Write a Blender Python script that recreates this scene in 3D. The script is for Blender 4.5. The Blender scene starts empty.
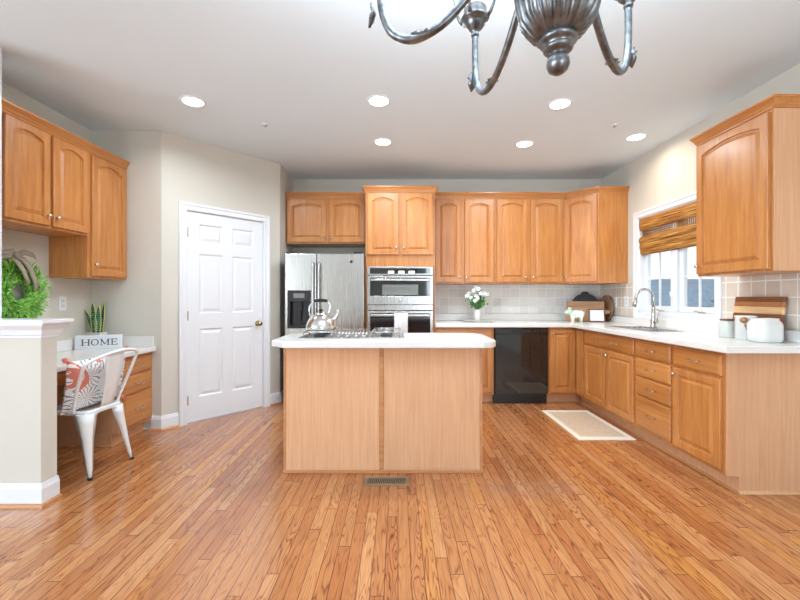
import bpy, bmesh, math, random
from mathutils import Matrix, Vector
random.seed(7)
R = math.radians
C = bpy.context.scene.collection
SC = bpy.context.scene

# ------------------------------------------------------------------ camera, sky, lights, exposure
cam = bpy.data.objects.new('camera', bpy.data.cameras.new('camera')); C.objects.link(cam)
cam.location = (0, 0, 1.2); cam.rotation_euler = (R(90), 0, 0)
cam.data.lens = 18; cam.data.sensor_width = 36; cam.data.shift_x = 0.0025; cam.data.shift_y = -0.0025
cam.data.clip_start = 0.02
SC.camera = cam
w = bpy.data.worlds.new('sky'); SC.world = w; w.use_nodes = True
nt = w.node_tree; nt.nodes.clear()
out = nt.nodes.new('ShaderNodeOutputWorld'); bg = nt.nodes.new('ShaderNodeBackground')
tc = nt.nodes.new('ShaderNodeTexCoord'); sp = nt.nodes.new('ShaderNodeSeparateXYZ'); rp = nt.nodes.new('ShaderNodeValToRGB')
nt.links.new(tc.outputs['Generated'], sp.inputs[0]); nt.links.new(sp.outputs['Z'], rp.inputs[0])
rp.color_ramp.elements[0].position = 0.0; rp.color_ramp.elements[0].color = (0.92, 0.97, 1.0, 1)
rp.color_ramp.elements[1].position = 0.35; rp.color_ramp.elements[1].color = (0.60, 0.80, 1.0, 1)
nt.links.new(rp.outputs[0], bg.inputs[0]); bg.inputs[1].default_value = 1.1
nt.links.new(bg.outputs[0], out.inputs[0])

def area(name, loc, rot, sx, sy, watts, col=(1, 1, 1), shape='RECTANGLE', spread=180):
    l = bpy.data.lights.new(name, 'AREA'); l.shape = shape; l.size = sx; l.size_y = sy
    l.energy = watts; l.color = col; l.spread = R(spread)
    o = bpy.data.objects.new(name, l); o.location = loc; o.rotation_euler = rot; C.objects.link(o)
    return o
for wx in (-4.9, 1.75):
    area('rear_window_fill', (wx, -4.05, 1.45), (R(122), 0, 0), 1.6, 1.9, 74, (0.76, 0.885, 1.0))  # lamp at an unseen rear window, placed and tilted up to brighten the ceiling
for wy in (-2.9, -1.0):
    area('left_room_fill', (-5.85, wy, 1.45), (R(122), 0, R(-90)), 1.6, 1.9, 125, (0.76, 0.885, 1.0))  # added lamp at an unseen left opening, tilted up for a brighter ceiling
SC.view_settings.view_transform = 'Standard'; SC.view_settings.look = 'None'
SC.view_settings.gamma = 1.0; SC.view_settings.use_curve_mapping = False
SC.view_settings.exposure = 0.30

# ------------------------------------------------------------------ materials
def lin(c):
    return tuple((v/12.92 if v <= 0.04045 else ((v+0.055)/1.055)**2.4) for v in [x/255 for x in c]) + (1,)
class N:
    """small node-graph helper"""
    def __init__(s, name):
        s.m = bpy.data.materials.new(name); s.m.use_nodes = True; s.t = s.m.node_tree
        s.b = s.t.nodes['Principled BSDF']; s.tc = None
    def node(s, kind, **kw):
        n = s.t.nodes.new('ShaderNode'+kind)
        for k, v in kw.items(): setattr(n, k, v)
        return n
    def link(s, a, b): s.t.links.new(a, b)
    def coord(s, scale=(1, 1, 1), loc=(0, 0, 0), rot=(0, 0, 0), kind='Object'):
        if not s.tc: s.tc = s.node('TexCoord')
        m = s.node('Mapping'); m.inputs['Scale'].default_value = scale; m.inputs['Location'].default_value = loc
        m.inputs['Rotation'].default_value = rot
        s.link(s.tc.outputs[kind], m.inputs[0]); return m.outputs[0]
    def math(s, op, a, b=None, c=None):
        n = s.node('Math', operation=op)
        for i, v in enumerate((a, b, c)):
            if v is None: continue
            if isinstance(v, (int, float)): n.inputs[i].default_value = v
            else: s.link(v, n.inputs[i])
        return n.outputs[0]
    def noise(s, vec, scale=5, detail=3, rough=.5, dist=0):
        n = s.node('TexNoise'); n.inputs['Scale'].default_value = scale; n.inputs['Detail'].default_value = detail
        n.inputs['Roughness'].default_value = rough; n.inputs['Distortion'].default_value = dist
        s.link(vec, n.inputs['Vector']); return n.outputs[0]
    def ramp(s, f, stops):
        n = s.node('ValToRGB'); e = n.color_ramp.elements
        while len(e) < len(stops): e.new(0.5)
        for el, (p, c) in zip(e, stops): el.position = p; el.color = c
        s.link(f, n.inputs[0]); return n.outputs[0]
    def mix(s, f, a, b, mode='MIX'):
        n = s.node('Mix', data_type='RGBA', blend_type=mode)
        for sock, v in ((n.inputs[0], f), (n.inputs[6], a), (n.inputs[7], b)):
            if isinstance(v, (int, float)): sock.default_value = v
            elif isinstance(v, tuple): sock.default_value = v
            else: s.link(v, sock)
        return n.outputs[2]
    def bump(s, h, strength=.2, dist=.002):
        n = s.node('Bump'); n.inputs['Strength'].default_value = strength; n.inputs['Distance'].default_value = dist
        s.link(h, n.inputs['Height']); s.link(n.outputs[0], s.b.inputs['Normal'])
    def base(s, c):
        if isinstance(c, tuple): s.b.inputs['Base Color'].default_value = c
        else: s.link(c, s.b.inputs['Base Color'])
    def set(s, **kw):
        for k, v in kw.items(): s.b.inputs[k.replace('_', ' ')].default_value = v
        return s

def plain(name, c, rough=.5, metal=0, var=.04, scale=12, coat=0, **kw):
    n = N(name); f = n.noise(n.coord(), scale, 2)
    a = lin(c); lo = tuple(x*(1-var) for x in a[:3])+(1,); hi = tuple(min(1, x*(1+var)) for x in a[:3])+(1,)
    n.base(n.ramp(f, [(.3, lo), (.7, hi)])); n.set(Roughness=rough, Metallic=metal, Coat_Weight=coat)
    for k, v in kw.items(): n.b.inputs[k.replace('_', ' ')].default_value = v
    return n.m

def wood(name, c1, c2, c3, axis='Z', rough=.34, streak=26, coat=.25):
    n = N(name)
    sc = {'Z': (streak, streak, 2.2), 'X': (1.3, streak, streak), 'Y': (streak, 1.3, streak)}[axis]
    oi = n.node('ObjectInfo')
    add = n.node('VectorMath', operation='ADD'); n.link(n.coord(sc), add.inputs[0])
    mul = n.node('VectorMath', operation='SCALE'); n.link(oi.outputs['Location'], mul.inputs[0]); mul.inputs[3].default_value = 3.7
    comb = n.node('CombineXYZ'); n.link(n.math('MULTIPLY', oi.outputs['Random'], 40), comb.inputs[0]); n.link(n.math('MULTIPLY', oi.outputs['Random'], 23), comb.inputs[2])
    n.link(comb.outputs[0], add.inputs[1])
    g = n.noise(add.outputs[0], 1.0, 6, .62, .6)
    sc2 = {'Z': (4, 4, 1.2), 'X': (1.2, 4, 4), 'Y': (4, 1.2, 4)}[axis]
    add2 = n.node('VectorMath', operation='ADD'); n.link(n.coord(sc2), add2.inputs[0]); n.link(comb.outputs[0], add2.inputs[1])
    bl = n.noise(add2.outputs[0], 1.3, 3, .6, .3)
    base = n.ramp(g, [(.28, lin(c1)), (.52, lin(c2)), (.75, lin(c3))])
    col = n.mix(n.math('MULTIPLY', n.math('SUBTRACT', bl, .35), 1.0), base, lin(c1))
    val = n.math('ADD', n.math('MULTIPLY', oi.outputs['Random'], .10), .95)
    hsv = n.node('HueSaturation'); n.link(col, hsv.inputs['Color']); n.link(val, hsv.inputs['Value'])
    n.base(hsv.outputs[0]); n.set(Roughness=rough, Coat_Weight=coat, Coat_Roughness=.22)
    n.bump(g, .06, .001)
    return n.m

M = {}
M['maple'] = wood('honey_maple', (170, 104, 50), (192, 127, 66), (206, 146, 86))
M['maple_h'] = wood('honey_maple_horizontal', (170, 104, 50), (192, 127, 66), (206, 146, 86), axis='X')
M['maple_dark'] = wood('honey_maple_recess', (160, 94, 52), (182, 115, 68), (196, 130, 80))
M['panel'] = wood('pale_maple_veneer', (204, 152, 112), (214, 164, 124), (222, 176, 138), rough=.5, streak=60, coat=0)
M['trimwood'] = wood('oak_trim', (168, 108, 66), (194, 134, 88), (204, 150, 104), axis='X')
M['white_gloss'] = plain('white_trim_paint', (228, 231, 235), .3, var=.01)
M['wall'] = plain('greige_wall_paint', (208, 203, 192), .85, var=.012, scale=3)
M['ceiling'] = plain('ceiling_paint', (228, 242, 250), .9, var=.008, scale=3)
M['white_metal'] = plain('white_painted_metal', (238, 242, 243), .22, var=.01, coat=.5)
M['counter'] = plain('white_solid_surface', (230, 228, 224), .22, var=.015, scale=60, coat=.2)
M['steel'] = None
def steel(name, c, rough, aniso=(1, 60, 1)):
    n = N(name); g = n.noise(n.coord(aniso), 2, 2)
    n.base(n.ramp(g, [(.3, lin(tuple(int(v*.97) for v in c))), (.7, lin(c))])); n.set(Metallic=1.0)
    n.link(n.math('ADD', n.math('MULTIPLY', g, .04), rough-.02), n.b.inputs['Roughness']); return n.m
M['steel'] = steel('brushed_stainless', (190, 189, 186), .27, (60, 60, 1))
M['chrome'] = steel('polished_steel', (226, 226, 224), .10)
M['nickel'] = steel('satin_nickel', (226, 222, 214), .22)
M['pewter'] = None
n = N('brushed_pewter'); g = n.noise(n.coord((1, 1, 1)), 55, 4)
n.base(n.ramp(g, [(.3, lin((92, 94, 96))), (.7, lin((142, 145, 148)))])); n.set(Metallic=.9, Roughness=.33); M['pewter'] = n.m
M['black'] = plain('black_plastic', (22, 23, 25), .35, var=.1)
M['black_gloss'] = plain('black_enamel', (12, 14, 17), .09, var=.1, coat=1.0)
M['iron'] = plain('cast_iron', (40, 41, 44), .5, var=.2, scale=80)
M['darkglass'] = plain('oven_glass', (24, 30, 34), .06, var=.05, coat=1.0)
M['innerwin'] = plain('oven_inner_screen', (120, 124, 118), .25, var=.05)
M['rubber'] = plain('grey_rubber', (60, 62, 64), .7)
M['brass'] = steel('aged_brass', (178, 160, 120), .25)
M['brown_grey'] = plain('taupe_metal_vent', (140, 128, 104), .4, metal=.4)
M['ribbon'] = plain('burlap_ribbon', (158, 145, 128), .9, var=.15, scale=200)
M['towel'] = None
n = N('white_towel'); g = n.noise(n.coord(), 26, 3, .6, 1.5)
n.base(n.ramp(g, [(.42, lin((236, 236, 234))), (.5, lin((205, 208, 208))), (.56, lin((238, 238, 236)))])); n.set(Roughness=.9); M['towel'] = n.m
M['ceramic'] = plain('white_ceramic', (218, 218, 214), .2, var=.02, coat=.4)
M['ceramic_grey'] = plain('pale_stoneware', (204, 206, 198), .35, var=.03)
M['ceramic_green'] = None
n = N('mint_and_white_glaze'); g = n.noise(n.coord(), 22, 2)
n.base(n.ramp(g, [(.5, lin((232, 236, 224))), (.62, lin((176, 214, 190)))])); n.set(Roughness=.3); M['ceramic_green'] = n.m
M['lidwood'] = wood('dark_lid_wood', (96, 44, 30), (116, 58, 42), (130, 70, 50), axis='X')
M['rustic'] = wood('rustic_board_wood', (128, 90, 54), (172, 126, 82), (196, 152, 106), axis='X', rough=.6)
M['rattan'] = plain('woven_rattan', (150, 116, 84), .8, var=.4, scale=120)
M['leaf'] = plain('green_leaves', (96, 152, 82), .5, var=.45, scale=40)
M['leaf2'] = None
n = N('wreath_greenery'); g = n.noise(n.coord(), 38, 2)
n.base(n.ramp(g, [(.28, lin((92, 158, 48))), (.5, lin((132, 196, 76))), (.72, lin((176, 220, 118)))])); n.set(Roughness=.6); M['leaf2'] = n.m
M['blossom'] = plain('white_petals', (246, 246, 246), .6, var=.02)
M['stamen'] = plain('dark_flower_center', (64, 58, 78), .7)
M['soil'] = plain('potting_soil', (70, 54, 42), .95, var=.2)
M['ink'] = plain('grey_black_ink', (62, 64, 70), .7)
M['paper'] = plain('printed_paper', (226, 228, 226), .8, var=.05, scale=60)
M['glassw'] = N('window_glass').set(Roughness=0.0, IOR=1.45, Transmission_Weight=1.0).m
# thin clear glazing: mostly see-through with a faint reflection
n = N('thin_clear_glass'); tr = n.node('BsdfTransparent'); gl = n.node('BsdfGlossy'); gl.inputs['Roughness'].default_value = .02
mx = n.node('MixShader'); mx.inputs[0].default_value = .05
n.link(tr.outputs[0], mx.inputs[1]); n.link(gl.outputs[0], mx.inputs[2])
n.link(mx.outputs[0], n.t.nodes['Material Output'].inputs[0]); M['glass'] = n.m
M['shade'] = plain('frosted_glass_shade', (250, 248, 244), .4, var=.01, Emission_Color=(1, .96, .9, 1), Emission_Strength=.55)
M['lens'] = plain('lit_lamp_lens', (255, 255, 255), .4, var=0, Emission_Color=(1, .98, .94, 1), Emission_Strength=9.0)
M['display'] = plain('lit_oven_display', (255, 236, 214), .4, var=0, Emission_Color=(1, .9, .76, 1), Emission_Strength=1.2)
M['grass'] = plain('lawn', (112, 140, 84), .9, var=.2)
M['siding'] = plain('grey_siding', (184, 184, 178), .8, var=.06)
M['roofing'] = plain('asphalt_shingles', (150, 158, 164), .9, var=.12, scale=3)

# snake plant leaf: dark bands with yellow edge handled by two materials
n = N('banded_leaf'); wv = n.node('TexWave', wave_type='BANDS', bands_direction='Z'); wv.inputs['Scale'].default_value = 16
wv.inputs['Distortion'].default_value = 6; wv.inputs['Detail'].default_value = 3; wv.inputs['Detail Scale'].default_value = 3
n.link(n.coord((1, 1, 1)), wv.inputs['Vector']); n.base(n.ramp(wv.outputs[1], [(.3, lin((30, 78, 66))), (.75, lin((92, 142, 112)))]))
n.set(Roughness=.4); M['snake'] = n.m
M['snake_edge'] = plain('yellow_leaf_margin', (206, 206, 120), .45)

# oak strip floor, boards running away from the camera
n = N('oak_strip_floor')
sx = n.node('SeparateXYZ'); n.link(n.coord(), sx.inputs[0]); X, Y = sx.outputs[0], sx.outputs[1]
pw = .0572
cx = n.math('DIVIDE', X, pw); col = n.math('FLOOR', cx); fx = n.math('FRACT', cx)
wn = n.node('TexWhiteNoise', noise_dimensions='1D'); n.link(col, wn.inputs['W'])
L = n.math('ADD', n.math('MULTIPLY', wn.outputs[0], .7), .9)
yy = n.math('ADD', n.math('DIVIDE', Y, L), n.math('MULTIPLY', wn.outputs[0], 17.3)); row = n.math('FLOOR', yy); fy = n.math('FRACT', yy)
cb = n.node('CombineXYZ'); n.link(col, cb.inputs[0]); n.link(row, cb.inputs[1])
w2 = n.node('TexWhiteNoise', noise_dimensions='2D'); n.link(cb.outputs[0], w2.inputs['Vector']); rnd = w2.outputs[0]
sc3 = n.node('SeparateColor'); n.link(w2.outputs[1], sc3.inputs[0]); rnd2 = sc3.outputs[1]
gv = n.node('CombineXYZ'); n.link(n.math('MULTIPLY', X, 17), gv.inputs[0])
n.link(n.math('MULTIPLY', Y, 1.5), gv.inputs[1]); n.link(n.math('MULTIPLY', rnd, 57), gv.inputs[2])
g0 = n.noise(gv.outputs[0], 1.0, 2, .45, .35)
rings = n.math('ABSOLUTE', n.math('SINE', n.math('MULTIPLY', g0, 46)))
rings = n.math('POWER', n.math('SUBTRACT', 1.0, rings), 2.2)
gv2 = n.node('CombineXYZ'); n.link(n.math('MULTIPLY', X, 260), gv2.inputs[0]); n.link(n.math('MULTIPLY', Y, 7), gv2.inputs[1]); n.link(n.math('MULTIPLY', rnd, 31), gv2.inputs[2])
fine = n.noise(gv2.outputs[0], 1.0, 3, .6)
tone = n.ramp(rnd, [(0, lin((178, 110, 62))), (.3, lin((190, 126, 76))), (.6, lin((196, 134, 84))), (.82, lin((206, 146, 96))), (.92, lin((202, 136, 70))), (1, lin((178, 112, 66)))])
dark = n.mix(1.0, tone, lin((150, 100, 74)), 'MULTIPLY')
strength = n.math('MULTIPLY', rings, n.math('ADD', n.math('MULTIPLY', rnd2, .6), .4))
c = n.mix(strength, tone, dark)
c = n.mix(n.math('MULTIPLY', n.math('SUBTRACT', fine, .3), .75), c, dark)
ex = n.math('MINIMUM', fx, n.math('SUBTRACT', 1.0, fx)); ey = n.math('MULTIPLY', n.math('MINIMUM', fy, n.math('SUBTRACT', 1.0, fy)), 16)
edge = n.math('LESS_THAN', n.math('MINIMUM', ex, ey), .03)
c = n.mix(n.math('MULTIPLY', edge, .85), c, lin((84, 42, 22)))
n.base(c); n.set(Roughness=.22, Coat_Weight=.55, Coat_Roughness=.05)
n.bump(n.math('SUBTRACT', n.math('MULTIPLY', fine, .1), edge), .12, .001); M['floor'] = n.m

# tumbled stone tile for a backsplash lying in plane (a, Z)
def tile(name, axis, t0, t1, t2, tm):
    n = N(name); s = n.node('SeparateXYZ'); n.link(n.coord(), s.inputs[0]); A = s.outputs[axis]; Z = s.outputs[2]
    ax_ = n.math('DIVIDE', n.math('ADD', A, 10+(.022 if axis == 0 else .005)), .1135); az = n.math('DIVIDE', n.math('SUBTRACT', Z, .972), .1165)
    fa, fz = n.math('FRACT', ax_), n.math('FRACT', az)
    e = n.math('MINIMUM', n.math('MINIMUM', fa, n.math('SUBTRACT', 1.0, fa)), n.math('MINIMUM', fz, n.math('SUBTRACT', 1.0, fz)))
    cb = n.node('CombineXYZ'); n.link(n.math('FLOOR', ax_), cb.inputs[0]); n.link(n.math('FLOOR', az), cb.inputs[1])
    wn = n.node('TexWhiteNoise', noise_dimensions='2D'); n.link(cb.outputs[0], wn.inputs['Vector'])
    mott = n.noise(n.coord(), 34, 4, .6)
    a = n.ramp(wn.outputs[0], [(0, lin(t0)), (.5, lin(t1)), (1, lin(t2))])
    a = n.mix(n.math('MULTIPLY', mott, .5), a, lin(tm))
    g = n.math('SUBTRACT', 1.0, n.math('GREATER_THAN', e, .035))
    n.base(n.mix(g, a, lin((236, 235, 232)))); n.set(Roughness=.45)
    n.bump(n.math('SUBTRACT', mott, n.math('MULTIPLY', g, 2.0)), .15, .002); return n.m
M['tile_cool_lit'] = tile('stone_tile_cool_light', 0, (216, 216, 212), (228, 228, 224), (238, 236, 232), (206, 204, 198)); M['tile_warm_lit'] = tile('stone_tile_warm_light', 1, (204, 190, 174), (216, 203, 188), (226, 214, 200), (194, 178, 162))  # one tile; cool light at back, warm light at right put into the colours

# woven wood shade: reeds running along Y
def reeds(name, holes):
    n = N(name); s = n.node('SeparateXYZ'); n.link(n.coord(), s.inputs[0])
    cb = n.node('CombineXYZ'); n.link(n.math('MULTIPLY', s.outputs[2], 120), cb.inputs[2]); n.link(n.math('MULTIPLY', s.outputs[0], 3), cb.inputs[1])
    g = n.noise(cb.outputs[0], 1.0, 3, .6)
    n.base(n.ramp(g, [(.34, lin((70, 38, 16))), (.44, lin((140, 82, 34))), (.55, lin((178, 124, 54))), (.66, lin((214, 172, 96)))])); n.set(Roughness=.55)
    n.bump(g, .5, .003)
    if holes:
        ya = n.math('SINE', n.math('MULTIPLY', s.outputs[0], 260)); za = n.math('SINE', n.math('MULTIPLY', s.outputs[2], 300))
        h = n.math('GREATER_THAN', n.math('ADD', ya, n.math('MULTIPLY', za, .4)), .05)
        n.link(n.math('SUBTRACT', 1.0, h), n.b.inputs['Alpha'])
    return n.m
M['reeds'] = reeds('woven_reeds', False); M['reeds_open'] = reeds('open_woven_reeds', True)

# floral cushion: starbursts in grey ink with coral patches on white
n = N('coral_floral_fabric'); co = n.coord()
vo = n.node('TexVoronoi', voronoi_dimensions='2D'); vo.inputs['Scale'].default_value = 5.6; vo.inputs['Randomness'].default_value = .8; n.link(co, vo.inputs['Vector'])
sb = n.node('VectorMath', operation='SUBTRACT'); n.link(co, sb.inputs[0]); n.link(vo.outputs['Position'], sb.inputs[1])
s2 = n.node('SeparateXYZ'); n.link(sb.outputs[0], s2.inputs[0])
wob = n.noise(co, 18, 2); ang = n.math('ARCTAN2', s2.outputs[0], s2.outputs[1])
ray = n.math('SINE', n.math('ADD', n.math('MULTIPLY', ang, 19), n.math('MULTIPLY', wob, 11)))
ink = n.math('MULTIPLY', n.math('GREATER_THAN', ray, .7), n.math('LESS_THAN', vo.outputs['Distance'], .58))
nz = n.noise(co, 6.5, 2, .4, 1.0)
coral = n.math('GREATER_THAN', nz, .585)
c = n.mix(ink, lin((240, 236, 234)), lin((118, 120, 136))); c = n.mix(coral, c, lin((214, 124, 108)))
n.base(c); n.set(Roughness=.9); M['floral'] = n.m
M['coral'] = plain('coral_tassel', (222, 126, 106), .9, var=.1, scale=80)
# rug
n = N('tan_woven_rug'); g = n.noise(n.coord((1, 1, 1)), 160, 2)
n.base(n.ramp(g, [(.3, lin((176, 150, 124))), (.7, lin((214, 192, 166)))])); n.set(Roughness=.95); n.bump(g, .4, .003); M['rug'] = n.m
M['rug_edge'] = plain('cream_rug_border', (226, 216, 200), .95, var=.08, scale=160)
def strip(name, c): return wood(name, tuple(int(v*.86) for v in c), c, tuple(min(255, int(v*1.1)) for v in c), axis='Y', rough=.4)
M['b_dark'] = strip('walnut_strip', (128, 78, 46)); M['b_mid'] = strip('cherry_strip', (168, 110, 68)); M['b_light'] = strip('maple_strip', (226, 186, 136))

# ------------------------------------------------------------------ mesh helpers
class MB:
    def __init__(s, T=None): s.v = []; s.f = []; s.sm = []; s.T = T or Matrix()
    def add(s, vs, fs, smooth=False, T=None):
        b = len(s.v); TT = s.T @ T if T else s.T
        s.v += [tuple(TT @ Vector(p)) for p in vs]
        s.f += [tuple(i+b for i in f) for f in fs]; s.sm += [smooth]*len(fs); return s
    def box(s, x0, x1, y0, y1, z0, z1, T=None):
        vs = [(x, y, z) for z in (z0, z1) for y in (y0, y1) for x in (x0, x1)]
        return s.add(vs, [(0, 2, 3, 1), (4, 5, 7, 6), (0, 1, 5, 4), (2, 6, 7, 3), (0, 4, 6, 2), (1, 3, 7, 5)], False, T)
    def prism(s, poly, z0, z1, T=None, smooth=False):
        k = len(poly); vs = [(x, y, z0) for x, y in poly]+[(x, y, z1) for x, y in poly]
        s.add(vs, [tuple(range(k))[::-1], tuple(range(k, 2*k))], False, T)
        b = len(s.v)-2*k
        s.f += [(b+i, b+(i+1) % k, b+k+(i+1) % k, b+k+i) for i in range(k)]; s.sm += [smooth]*k; return s
    def rings(s, rings, cap0=True, cap1=True, smooth=True, T=None, closed=False):
        k = len(rings[0]); vs = [p for r in rings for p in r]; fs = []
        m = len(rings)
        for j in range(m if closed else m-1):
            a = j*k; b = ((j+1) % m)*k
            for i in range(k): fs.append((a+i, a+(i+1) % k, b+(i+1) % k, b+i))
        s.add(vs, fs, smooth, T)
        base = len(s.v)-len(vs)
        if not closed:
            if cap0: s.f.append(tuple(base+i for i in range(k))[::-1]); s.sm.append(False)
            if cap1: s.f.append(tuple(base+(m-1)*k+i for i in range(k))); s.sm.append(False)
        return s
    def lathe(s, prof, c=(0, 0, 0), n=24, T=None, rib=None):
        rs = []
        for r, z in prof:
            ring = []
            for i in range(n):
                a = 2*math.pi*i/n; rr = max(r, .0003)
                if rib: rr *= 1+rib(a, z)
                ring.append((c[0]+rr*math.cos(a), c[1]+rr*math.sin(a), c[2]+z))
            rs.append(ring)
        return s.rings(rs, T=T)
    def tube(s, pts, r, n=10, T=None, flat=1.0, closed=False):
        pts = [Vector(p) for p in pts]; m = len(pts); rs = []
        up = Vector((0, 0, 1)); prev = None
        for i, p in enumerate(pts):
            if closed: d = pts[(i+1) % m]-pts[i-1]
            else: d = (pts[min(i+1, m-1)]-pts[max(i-1, 0)])
            d.normalize()
            if prev is None:
                u = d.cross(up)
                if u.length < .1: u = d.cross(Vector((1, 0, 0)))
            else: u = prev-d*prev.dot(d)
            u.normalize(); prev = u; v = d.cross(u)
            rr = r[i] if isinstance(r, (list, tuple)) else r
            rs.append([tuple(p+u*rr*math.cos(2*math.pi*k/n)+v*rr*flat*math.sin(2*math.pi*k/n)) for k in range(n)])
        return s.rings(rs, T=T, closed=closed)
    def sphere(s, c, r, n=14, sz=1.0, T=None):
        return s.lathe([(r*math.sin(math.pi*i/n), -r*sz*math.cos(math.pi*i/n)) for i in range(n+1)], c, 2*n, T)
    def cells(s, xs, ys, hole, z0, z1, T=None):
        """extruded plan of rectangular cells; hole(i,j) -> True leaves a cell out"""
        nx, ny = len(xs), len(ys); idx = {}; vs = []; fs = []
        def vi(i, j, k):
            if (i, j, k) not in idx: idx[(i, j, k)] = len(vs); vs.append((xs[i], ys[j], (z0, z1)[k]))
            return idx[(i, j, k)]
        solid = lambda i, j: 0 <= i < nx-1 and 0 <= j < ny-1 and not hole(i, j)
        for i in range(nx-1):
            for j in range(ny-1):
                if not solid(i, j): continue
                a, b, c_, d = (i, j), (i+1, j), (i+1, j+1), (i, j+1)
                fs.append(tuple(vi(*q, 0) for q in (a, d, c_, b))); fs.append(tuple(vi(*q, 1) for q in (a, b, c_, d)))
                for (p, q, di, dj) in ((a, b, 0, -1), (b, c_, 1, 0), (c_, d, 0, 1), (d, a, -1, 0)):
                    if not solid(i+di, j+dj): fs.append((vi(*p, 0), vi(*q, 0), vi(*q, 1), vi(*p, 1)))
        return s.add(vs, fs, False, T)
    def build(s, name, mat, parent=None, bevel=0, seg=2, solid=0, flip=False):
        me = bpy.data.meshes.new(name); me.from_pydata(s.v, [], s.f); me.update()
        for p, q in zip(me.polygons, s.sm): p.use_smooth = q
        bm = bmesh.new(); bm.from_mesh(me); bmesh.ops.recalc_face_normals(bm, faces=bm.faces); bm.to_mesh(me); bm.free()
        me.materials.append(mat); o = bpy.data.objects.new(name, me); C.objects.link(o)
        if parent: o.parent = parent
        if solid:
            md = o.modifiers.new('Solidify', 'SOLIDIFY'); md.thickness = solid; md.offset = 0
        if bevel:
            md = o.modifiers.new('Bevel', 'BEVEL'); md.width = bevel; md.segments = seg; md.limit_method = 'ANGLE'; md.angle_limit = R(38)
        return o

def thing(name, label, cat, loc=(0, 0, 0), rz=0, group=None):
    o = bpy.data.objects.new(name, None); o.empty_display_size = .1; C.objects.link(o)
    o.location = loc; o.rotation_euler = (0, 0, rz); tag(o, label, cat, group); return o
def tag(o, label, cat=None, group=None):
    o['label'] = label
    if cat: o['category'] = cat
    if group: o['group'] = group
    return o
def struct(o, label=None):
    o['kind'] = 'structure'
    if label: o['label'] = label
    return o

def arc(c, r, a0, a1, n, plane='xz'):
    res = []
    for i in range(n+1):
        a = R(a0+(a1-a0)*i/n); u, v = c[0]+r*math.cos(a), c[2 if plane == 'xz' else 1]+r*math.sin(a)
        res.append((u, c[1], v) if plane == 'xz' else (u, v, c[2]))
    return res

def sweep(mb, path, prof, z=0, side=1, caps=True):
    """profile [(out, z)] carried along a plan polyline with mitred corners; out points to the side"""
    rs = []; P = [Vector(p) for p in path]
    for i, p in enumerate(P):
        ns = []
        if i > 0: d = (P[i]-P[i-1]).normalized(); ns.append(Vector((d.y, -d.x))*side)
        if i < len(P)-1: d = (P[i+1]-P[i]).normalized(); ns.append(Vector((d.y, -d.x))*side)
        nn = ns[0] if len(ns) == 1 else (ns[0]+ns[1]).normalized()
        k = 1/max(.3, nn.dot(ns[0]))
        rs.append([(p.x+nn.x*o_*k, p.y+nn.y*o_*k, z+h) for o_, h in prof])
    mb.rings(rs, smooth=False, cap0=caps, cap1=caps); return mb
CROWN = [(o_*.68, h_) for o_, h_ in [(0, 0), (.010, 0), (.012, .012), (.020, .016), (.026, .030), (.042, .046), (.046, .052), (.054, .053), (.054, .066), (0, .066)]]

# ------------------------------------------------------------------ cabinet fronts
def door_mesh(mb, x0, x1, z0, z1, T=None, arch=0.0, t=.022, fw=.052, y=0):
    """raised-panel door; back on plane y, front face towards -y"""
    n = 15
    W = x1-x0; H = z1-z0
    def opening(ins):
        a, b = fw+ins, W-fw-ins; half = (W-2*fw)/2
        pts = [(a, fw+ins), (b, fw+ins)]
        for i in range(n+1):
            u = b+(a-b)*i/n; q = (u-W/2)/half
            pts.append((u, H-fw*.85-arch*q*q-ins))
        return pts
    def outer(ins):
        o = opening(0); pts = [(ins, ins), (W-ins, ins)]
        for i in range(n+1):
            u = o[2+i][0]
            if i == 0: u = W-ins
            if i == n: u = ins
            pts.append((u, H-ins))
        return pts
    def ring(pts, w_): return [(x0+u, y-w_, z0+v) for u, v in pts]
    rs = [ring(outer(0), 0), ring(outer(0), t-.004), ring(outer(.004), t), ring(opening(0), t), ring(opening(.004), t-.012),
          ring(opening(.011), t-.012), ring(opening(.034), t-.002)]
    mb.rings(rs, smooth=False, T=T)
def drawer_mesh(mb, x0, x1, z0, z1, T=None, t=.02, y=0):
    def ring(i, w_): return [(x0+i, y-w_, z0+i), (x1-i, y-w_, z0+i), (x1-i, y-w_, z1-i), (x0+i, y-w_, z1-i)]
    mb.rings([ring(0, 0), ring(0, t-.008), ring(.004, t-.004), ring(.012, t-.003), ring(.014, t), ], smooth=False, T=T)
def knob(parent, x, z, T=None, y=-.02, r=.015):
    m = MB(T); m.lathe([(0, 0), (.006, 0), (.0055, .012), (r*.8, .015), (r, .021), (r*.75, .027), (0, .029)], n=14, T=Matrix.Translation((x, y, z)) @ Matrix.Rotation(R(90), 4, 'X'))
    return m.build('knob', M['nickel'], parent)
def pull(parent, x, z, T=None, y=-.02, w=.10):
    m = MB(T); pts = [(x-w/2, y, z), (x-w/2, y-.018, z)]
    pts += [(x-w/2+w*i/8, y-.022-.008*math.sin(math.pi*i/8), z-.006*math.sin(math.pi*i/8)) for i in range(9)]
    pts += [(x+w/2, y-.018, z), (x+w/2, y, z)]
    m.tube(pts, .0042, 8); return m.build('pull_handle', M['nickel'], parent)
def add_door(root, x0, x1, z0, z1, kx=None, kz=None, arch=0.0, T=None, mat=None, y=0):
    m = MB(T); door_mesh(m, x0, x1, z0, z1, arch=arch, y=y); d = m.build('door', mat or M['maple'], root)
    if kx is not None: knob(d, kx, kz, T, y=y-.02)
    return d
def add_drawer(root, x0, x1, z0, z1, pulls=(), T=None, y=0):
    m = MB(T); drawer_mesh(m, x0, x1, z0, z1, y=y); d = m.build('drawer', M['maple_h'], root)
    for px_ in pulls: pull(d, px_, (z0+z1)/2, T, y=y-.02)
    return d
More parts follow.
